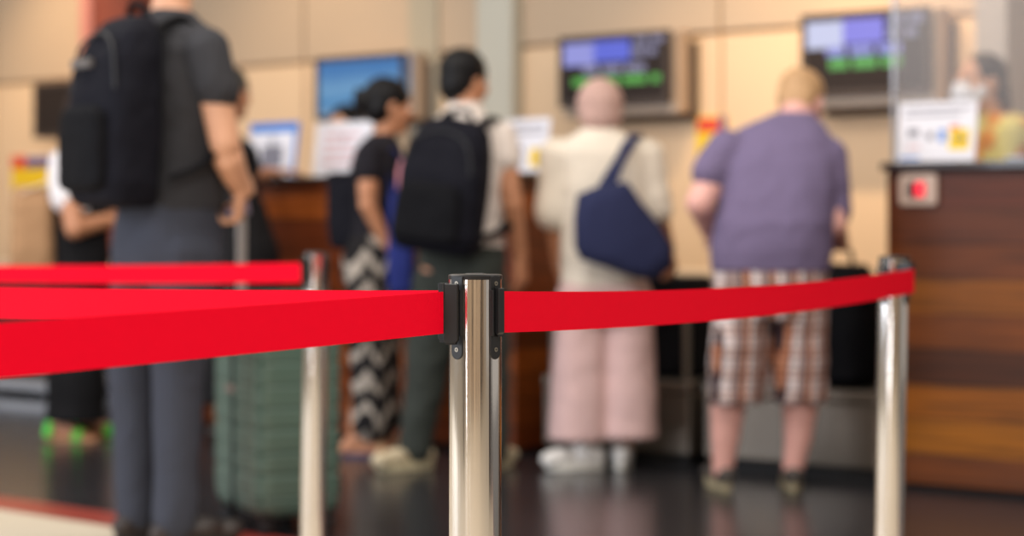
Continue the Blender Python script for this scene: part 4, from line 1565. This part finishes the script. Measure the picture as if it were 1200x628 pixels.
soft('hair', [('e', T_(0, -0.016, 0.054), (0.090, 0.104, 0.088), R_), ('e', T_(0, -0.054, 0.0), (0.078, 0.062, 0.085), R_)], M['hair_black'], r, disp=0.012, dscale=0.025)
m_ws = cloth('white_shirt', (226, 214, 206))
soft('shirt', [('r', tor), ('chain', [(shR, 0.072), (J(591, 184, -0.07), 0.068)]), ('chain', [(shL, 0.068), (J(500, 186, 0.11), 0.064)])], m_ws, r, disp=0.02)
soft('collar', [('r', [(J(544, 136), 0.074, 0.072, yw), (J(545, 126, 0.01), 0.068, 0.070, yw), (J(545, 119, 0.015), 0.064, 0.064, yw)])], m_ws, r, voxel=0.007)
hips = [(J(541, 284), 0.172, 0.116, yw), (J(541, 310), 0.182, 0.13, yw), (J(540, 340), 0.178, 0.13, yw)]
m_ol = cloth('dark_olive_trousers', (56, 60, 56))
soft('trousers', [('r', hips), ('chain', [(J(513, 335), 0.105), (J(502, 425), 0.090), (J(486, 525), 0.066)]), ('chain', [(J(567, 335, -0.02), 0.105), (J(573, 425), 0.088), (J(577, 526), 0.066)])], m_ol, r, disp=0.022)
m_sk = mat('cream_canvas_shoe', sr(196, 180, 150), rough=0.7)
shoe(r, J(487, 548, 0.0), (-0.65, -0.45), m_sk, M['sole'], 0.27)
shoe(r, J(572, 548, 0.0), (0.5, 0.85), m_sk, M['sole'], 0.27)
g = P(512, 296, 7.83 - 0.19)
bp2 = backpack('black backpack with pink bottle on the person in white shirt', g, yw, 0.36, 0.22, 0.52, M['black_nylon'], M['black_nylon2'], chest=0.22, sw=0.09, ext=0.03)
bp2.rotation_euler = (0, 0.13, yw)
q = nb()
lathe(q, [(0.001, 0.0), (0.03, 0.0), (0.032, 0.01), (0.032, 0.13), (0.022, 0.155), (0.022, 0.175), (0.001, 0.176)], n=24)
g = P(475, 240, 7.83 - 0.10)
o = obj('water_bottle', q, mat('pink_bottle', sr(226, 150, 165), rough=0.3), None, smooth=True, loc=g)
tagged(o, 'pink water bottle in the side pocket of the black backpack', 'bottle')

# ================= woman in headscarf
r, J = person('person in cream top and pale pink wide trousers wearing a pink headscarf', 707, 7.83)
yw = math.radians(4)
m_cr = cloth('cream_top', (226, 214, 198))
tor = [(J(708, 336), 0.172, 0.135, yw), (J(708, 300), 0.175, 0.135, yw), (J(708, 250), 0.175, 0.13, yw), (J(708, 205), 0.185, 0.125, yw), (J(707, 180), 0.195, 0.12, yw), (J(706, 166), 0.165, 0.10, yw), (J(704, 156), 0.10, 0.08, yw), (J(703, 148), 0.06, 0.06, yw)]
shL, elL, wrL = J(652, 184), J(648, 255, 0.0), J(655, 312, 0.08)
shR, elR, wrR = J(758, 184), J(772, 250, 0.0), J(784, 292, 0.10)
hp, T_, R_ = head(J(702, 128, 0.02), math.radians(10), pitch=-0.08, sc=0.95)
body = [('r', shrink(tor, 0.85))] + hp + [('c', J(704, 160), 0.05, J(703, 135), 0.05), ('chain', [(shR, 0.045), (elR, 0.037), (wrR, 0.026)]), ('chain', [(shL, 0.045), (elL, 0.037), (wrL, 0.026)]),
        ('chain', [(J(686, 340), 0.09), (J(684, 430), 0.055), (J(685, 535, -0.02), 0.036)]), ('chain', [(J(733, 340), 0.09), (J(733, 430), 0.055), (J(731, 530, 0.03), 0.036)])]
body += hand(wrR, (0.3, 0.5, -0.7), (-1, 0, 0), -1, 0.7, 0.92) + hand(wrL, (0.1, 0.5, -0.9), (1, 0, 0), 1, 0.6, 0.92)
soft('body', body, M['skin_tan'], r, voxel=0.0055, smooth=3)
eyes(r, T_, R_)
m_sc = cloth('pink_beige_scarf', (190, 156, 146))
soft('headscarf', [('e', T_(0, -0.016, 0.020), (0.094, 0.104, 0.105), R_), ('e', T_(0, -0.035, -0.03), (0.088, 0.082, 0.075), R_), ('c', T_(0.0, -0.02, -0.05), 0.066, T_(0.0, -0.01, -0.10), 0.062), ('e', T_(0, -0.085, 0.01), (0.05, 0.03, 0.05), R_)], m_sc, r, disp=0.006, dscale=0.05)
soft('cream_tunic', [('r', tor), ('chain', [(shL, 0.075), (J(650, 215), 0.070), (J(648, 250), 0.072)]), ('chain', [(shR, 0.075), (J(762, 212), 0.070), (J(768, 244), 0.072)])], m_cr, r, disp=0.014, dscale=0.14)
m_pk = cloth('pale_pink_trousers', (212, 178, 174))
soft('wide_trousers', [('r', [(J(708, 322), 0.168, 0.13, yw), (J(708, 350), 0.185, 0.14, yw), (J(707, 380), 0.185, 0.14, yw)]),
                       ('r', [(J(685, 340), 0.108, 0.13, yw), (J(682, 400), 0.112, 0.125, yw), (J(678, 515), 0.120, 0.125, yw)]),
                       ('r', [(J(733, 340), 0.104, 0.13, yw), (J(735, 400), 0.106, 0.125, yw), (J(737, 512), 0.112, 0.125, yw)])], m_pk, r, disp=0.018, dscale=0.2)
m_wt = mat('white_canvas_shoe', sr(226, 222, 218), rough=0.6)
m_ws2 = mat('white_sole', sr(214, 210, 202), rough=0.6)
shoe(r, J(684, 548, -0.02), (-0.85, -0.15), m_wt, m_ws2, 0.245)
shoe(r, J(729, 546, 0.03), (0.1, 1.0), m_wt, m_ws2, 0.245)
# navy tote, tilted
bx = P(722, 327, 7.83 - 0.23)
m_nv = cloth('navy_canvas', (40, 44, 74))
r = thing('shoulder_bag', 'large navy blue tote bag hanging from the shoulder of the person in cream top', 'bag', bx, math.radians(4))
bt = Matrix.Rotation(-math.radians(4), 3, 'Z')
front, back = [], []
for x_, y_ in ((676, 228), (700, 218), (735, 213), (752, 238), (772, 262), (788, 288), (788, 312), (770, 329), (745, 326), (712, 314), (680, 304), (673, 290), (672, 255)):
    v_ = bt @ (P(x_, y_, 7.60) - Vector(bx))
    front.append((v_.x, v_.z))
cx_ = sum(u for u, v in front) / len(front)
cz_ = sum(v for u, v in front) / len(front)
bm = nb()
lay = []
for yy, kk in ((-0.075, 0.72), (-0.06, 0.90), (-0.03, 0.99), (0.0, 1.0), (0.03, 0.98), (0.05, 0.88), (0.06, 0.7)):
    lay.append([Vector((cx_ + (u - cx_) * kk, yy, cz_ + (v - cz_) * kk)) for u, v in front])
loft(bm, lay)
o = obj('bag_body', bm, m_nv, r, smooth=True)
bv = Matrix.Rotation(-math.radians(4), 3, 'Z')
for sy in (-1, 1):
    q = nb()
    st_ = lambda x_, y_, dy: bv @ (P(x_, y_, 7.83 + dy) - Vector(bx))
    pts = curve_pts([st_(708 + 8 * sy, 232, -0.23 + 0.015 * sy), st_(715 + 3 * sy, 210, -0.20), st_(727, 186, -0.155), st_(738 + 2 * sy, 166, -0.09), st_(742 + 3 * sy, 158, 0.0), st_(748 + 2 * sy, 172, 0.12)])
    tube(q, pts, 1.0, 10, flat=(0.004, 0.022), up=(1, 0, 0.2))
    obj('handle', q, m_nv, r, smooth=True)

# ================= man in purple polo and plaid shorts
r, J = person('person in purple t-shirt and brown plaid shorts leaning forward', 905, 7.18)
yw = math.radians(-8)
m_pu = cloth('purple_tee', (116, 104, 136))
tor = [(J(903, 318), 0.215, 0.175, yw), (J(903, 296), 0.218, 0.185, yw), (J(906, 262), 0.218, 0.185, yw), (J(909, 225, 0.03), 0.215, 0.175, yw), (J(911, 190, 0.06), 0.215, 0.16, yw), (J(913, 166, 0.10), 0.20, 0.145, yw),
       (J(918, 150, 0.13), 0.155, 0.125, yw), (J(926, 140, 0.16), 0.105, 0.10, yw), (J(932, 132, 0.19), 0.07, 0.075, yw)]
shL, elL, wrL = J(852, 180, 0.06), J(820, 238, -0.04), J(838, 282, 0.22)
shR, elR, wrR = J(968, 186, 0.06), J(977, 262, 0.0), J(985, 285, 0.24)
hp, T_, R_ = head(J(939, 122, 0.26), math.radians(-28), pitch=-0.38, sc=1.02)
body = [('r', shrink(tor, 0.9))] + hp + [('c', J(930, 145, 0.17), 0.064, J(937, 120, 0.23), 0.062), ('chain', [(shR, 0.055), (elR, 0.048), (wrR, 0.032)]), ('chain', [(shL, 0.055), (elL, 0.052), (wrL, 0.034)]),
        ('c', J(836, 205, 0.02), 0.055, elL, 0.052), ('chain', [(J(868, 340), 0.1), (J(858, 430), 0.075), (J(852, 485), 0.062), (J(850, 515), 0.052), (J(847, 552), 0.038)]),
        ('chain', [(J(936, 340), 0.1), (J(940, 430), 0.075), (J(937, 485), 0.062), (J(935, 515), 0.052), (J(929, 550), 0.038)])]
body += hand(wrL, (0.5, 0.8, 0.1), (0, 0, -1), 1, 0.4) + hand(wrR, (-0.3, 0.8, 0.1), (0, 0, -1), -1, 0.4)
soft('body', body, M['skin_pink'], r, voxel=0.0055, smooth=3)
eyes(r, T_, R_, 1.02, M['hair_blond'])
soft('hair', [('e', T_(0, -0.018, 0.050), (0.086, 0.100, 0.083), R_), ('e', T_(0, -0.058, 0.0), (0.076, 0.054, 0.072), R_)], M['hair_blond'], r, disp=0.008, dscale=0.025)
soft('t_shirt', [('r', tor), ('chain', [(shL, 0.088), (J(840, 192, 0.03), 0.078), (J(832, 202, 0.0), 0.072)]), ('chain', [(shR, 0.082), (J(975, 220, 0.04), 0.070), (J(978, 246, 0.03), 0.066)])], m_pu, r, disp=0.016, dscale=0.16)
m_pl = stripe_mat('brown_plaid', 'plaid')
soft('plaid_shorts', [('r', [(J(903, 306), 0.205, 0.165, yw), (J(903, 340), 0.21, 0.17, yw), (J(902, 372), 0.205, 0.165, yw)]),
                      ('r', [(J(870, 350), 0.105, 0.155, yw), (J(866, 410), 0.102, 0.14, yw), (J(863, 472), 0.100, 0.125, yw)]),
                      ('r', [(J(935, 350), 0.105, 0.155, yw), (J(936, 410), 0.102, 0.14, yw), (J(937, 470), 0.100, 0.125, yw)])], m_pl, r, disp=0.02, dscale=0.12)
M['sole_h'] = mat('worn_sole', sr(168, 156, 128), rough=0.7)
m_gs = mat('dark_grey_shoe', sr(70, 64, 60), rough=0.7)
shoe(r, J(847, 568, 0.03), (-0.12, 1.0), m_gs, M['sole_h'], 0.28)
shoe(r, J(929, 566, 0.03), (0.1, 1.0), m_gs, M['sole_h'], 0.28)

# ================= masked clerk behind the right desk
sp0 = hall(S(1172, 1.04), 1.04)
yc = sp0.y
r, J = person('person in yellow floral blouse wearing a white face mask behind the right desk', 1172, yc)
yw = math.radians(100)
fb = bpy.data.materials.new('yellow_floral')
fb = cloth('yellow_floral', (236, 216, 120))
nt = fb.node_tree
vo = nt.nodes.new('ShaderNodeTexVoronoi')
vo.inputs['Scale'].default_value = 9
tcx = nt.nodes.new('ShaderNodeTexCoord')
nt.links.new(tcx.outputs['Object'], vo.inputs['Vector'])
rpx = nt.nodes.new('ShaderNodeValToRGB')
rpx.color_ramp.elements[0].position = 0.42
rpx.color_ramp.elements[0].color = (*sr(236, 150, 60), 1)
rpx.color_ramp.elements[1].position = 0.52
rpx.color_ramp.elements[1].color = (*sr(238, 222, 130), 1)
nt.links.new(vo.outputs['Distance'], rpx.inputs[0])
nt.links.new(rpx.outputs[0], nt.nodes['Principled BSDF'].inputs['Base Color'])
tor = [(J(1182, 330), 0.16, 0.13, yw), (J(1180, 260), 0.15, 0.11, yw), (J(1178, 200), 0.175, 0.13, yw), (J(1178, 165), 0.195, 0.13, yw), (J(1176, 142), 0.16, 0.10, yw), (J(1168, 132), 0.075, 0.07, yw)]
hp, T_, R_ = head(J(1148, 99), math.radians(112), pitch=-0.02, sc=1.06)
shN, elN, wrN = J(1188, 155, -0.18), J(1180, 220, -0.2), J(1130, 232, -0.2)
shF, elF, wrF = J(1168, 165, 0.17), J(1160, 225, 0.2), J(1120, 232, 0.15)
body = [('r', shrink(tor, 0.88))] + hp + [('c', J(1168, 150), 0.047, J(1156, 120), 0.045), ('chain', [(shN, 0.042), (elN, 0.036), (wrN, 0.025)]), ('chain', [(shF, 0.042), (elF, 0.036), (wrF, 0.025)]),
        ('chain', [(J(1186, 330, -0.08), 0.085), (J(1186, 450, -0.08), 0.055), (J(1186, 570, -0.08), 0.036)]), ('chain', [(J(1180, 330, 0.08), 0.085), (J(1180, 450, 0.08), 0.055), (J(1180, 560, 0.08), 0.036)])]
body += hand(wrN, (-1, 0, 0), (0, 0, -1), -1, 0.4, 0.92) + hand(wrF, (-1, 0, 0), (0, 0, -1), 1, 0.4, 0.92)
soft('body', body, M['skin_light'], r, voxel=0.0055, smooth=3)
eyes(r, T_, R_, 1.06)
soft('hair', [('e', T_(0, -0.024, 0.044), (0.088, 0.100, 0.086), R_), ('c', T_(0, -0.09, 0.02), 0.04, T_(0, -0.115, -0.10), 0.028), ('c', T_(0, -0.115, -0.10), 0.028, T_(0, -0.11, -0.19), 0.014)], M['hair_brown'], r, disp=0.01, dscale=0.03)
soft('face_mask', [('e', T_(0, 0.060, -0.042), (0.068, 0.066, 0.062), R_), ('c', T_(0.05, 0.035, -0.035), 0.034, T_(-0.05, 0.035, -0.035), 0.034), ('c', T_(0, 0.095, -0.012), 0.026, T_(0, 0.10, -0.04), 0.028)], cloth('white_mask', (236, 236, 242)), r, voxel=0.007)
soft('blouse', [('r', tor), ('chain', [(shN, 0.06), (elN, 0.052), (J(1150, 230, -0.2), 0.046)]), ('chain', [(shF, 0.06), (elF, 0.05)])], fb, r, disp=0.02)
soft('skirt', [('r', [(J(1182, 320), 0.165, 0.135, yw), (J(1183, 400), 0.18, 0.15, yw), (J(1184, 470), 0.17, 0.14, yw)])], cloth('clerk_skirt', (70, 62, 60)), r)
for xx, dd_ in ((1186, -0.08), (1180, 0.08)):
    g_ = J(xx, 0, dd_)
    shoe(r, (g_.x, g_.y, 0), (-1, -0.1), m_shoe, M['sole_dark'], 0.24)

# ================= clerk behind the left desk, only the top of the head shows
sp0 = hall(S(405, 0.95), 0.95)
yc = sp0.y
r, J = person('person with dark hair behind the plain white counter sign, only forehead showing', 405, yc)
yw = math.radians(165)
tor = [(J(405, 330), 0.16, 0.12, yw), (J(405, 270), 0.155, 0.11, yw), (J(405, 220), 0.175, 0.12, yw), (J(405, 200), 0.165, 0.10, yw), (J(405, 188), 0.07, 0.06, yw)]
hp, T_, R_ = head(J(404, 152), math.radians(150), pitch=-0.1)
shN, elN, wrN = J(385, 208, -0.04), J(378, 262, -0.1), J(392, 262, -0.15)
shF, elF, wrF = J(426, 208, 0.03), J(432, 262, -0.05), J(420, 262, -0.15)
body = [('r', shrink(tor, 0.88))] + hp + [('c', J(405, 198), 0.047, J(404, 170), 0.045), ('chain', [(shN, 0.042), (elN, 0.036), (wrN, 0.025)]), ('chain', [(shF, 0.042), (elF, 0.036), (wrF, 0.025)]),
        ('chain', [(J(396, 330), 0.085), (J(396, 420), 0.055), (J(396, 480), 0.036)]), ('chain', [(J(414, 330), 0.085), (J(414, 420), 0.055), (J(414, 480), 0.036)])]
body += hand(wrN, (0.6, -0.5, 0), (0, 0, -1), -1, 0.4, 0.9) + hand(wrF, (-0.6, -0.5, 0), (0, 0, -1), 1, 0.4, 0.9)
soft('body', body, M['skin_light'], r, voxel=0.006, smooth=3)
eyes(r, T_, R_)
soft('hair', [('e', T_(0, -0.022, 0.050), (0.086, 0.096, 0.082), R_), ('e', T_(0, -0.06, -0.02), (0.078, 0.05, 0.09), R_)], M['hair_black'], r, disp=0.01, dscale=0.03)
soft('jacket', [('r', tor), ('chain', [(shN, 0.058), (elN, 0.05), (wrN, 0.036)]), ('chain', [(shF, 0.058), (elF, 0.05), (wrF, 0.036)])], cloth('dark_jacket', (46, 44, 60)), r)
soft('trousers', [('r', [(J(405, 322), 0.162, 0.125, yw), (J(405, 350), 0.165, 0.125, yw)]), ('chain', [(J(396, 345), 0.09), (J(396, 470), 0.06)]), ('chain', [(J(414, 345), 0.09), (J(414, 470), 0.06)])], cloth('dark_slacks', (40, 38, 46)), r)
for xx in (396, 414):
    g_ = J(xx, 0, 0)
    shoe(r, (g_.x, g_.y, 0), (-0.2, -1), m_shoe, M['sole_dark'], 0.24)

# ------------------------------------------------------------------ black bags on the conveyor by the right desk
g0 = hall(S(985, 0.35), 0.35, 0.34)
t = thing('travel_bag', 'black soft travel bag standing on the conveyor beside the wooden desk', 'bag', g0, HA)
rg = [(Vector((0, 0, 0.0)), 0.12, 0.12, 0), (Vector((0, 0, 0.03)), 0.15, 0.15, 0), (Vector((0, 0, 0.25)), 0.155, 0.16, 0), (Vector((0.0, 0, 0.40)), 0.14, 0.13, 0), (Vector((0.0, 0, 0.47)), 0.09, 0.08, 0)]
soft('bag_body', [('r', rg, {'e': 3.2})], M['black_nylon2'], t, disp=0.02)
q = nb()
tube(q, curve_pts([(-0.05, 0, 0.45), (-0.04, 0, 0.52), (0.04, 0, 0.52), (0.05, 0, 0.45)]), 0.009, 8)
obj('carry_handle', q, M['black_nylon'], t, smooth=True)
g0 = hall(S(775, 0.45), 0.45, 0.328)
t = thing('travel_bag', 'black suitcase standing on the conveyor between the cream top and plaid shorts', 'bag', g0, HA)
q = nb()
rings = []
for f_ in (0, 0.03, 0.06, 0.5, 0.94, 0.97, 1.0):
    i_ = {0: 0.025, 0.03: 0.008, 0.97: 0.008, 1.0: 0.025}.get(f_, 0.0)
    rings.append([Vector((u, v, 0.002 + 0.42 * f_)) for u, v in rounded(0.42 - 2 * i_, 0.24 - 2 * i_, 0.04, 5)])
loft(q, rings)
obj('shell', q, M['black_nylon2'], t, smooth=False, bevel=0.004)
q = nb()
tube(q, curve_pts([(-0.06, 0, 0.415), (-0.05, 0, 0.445), (0.05, 0, 0.445), (0.06, 0, 0.415)]), 0.009, 8)
obj('carry_handle', q, M['black_plastic'], t, smooth=True)
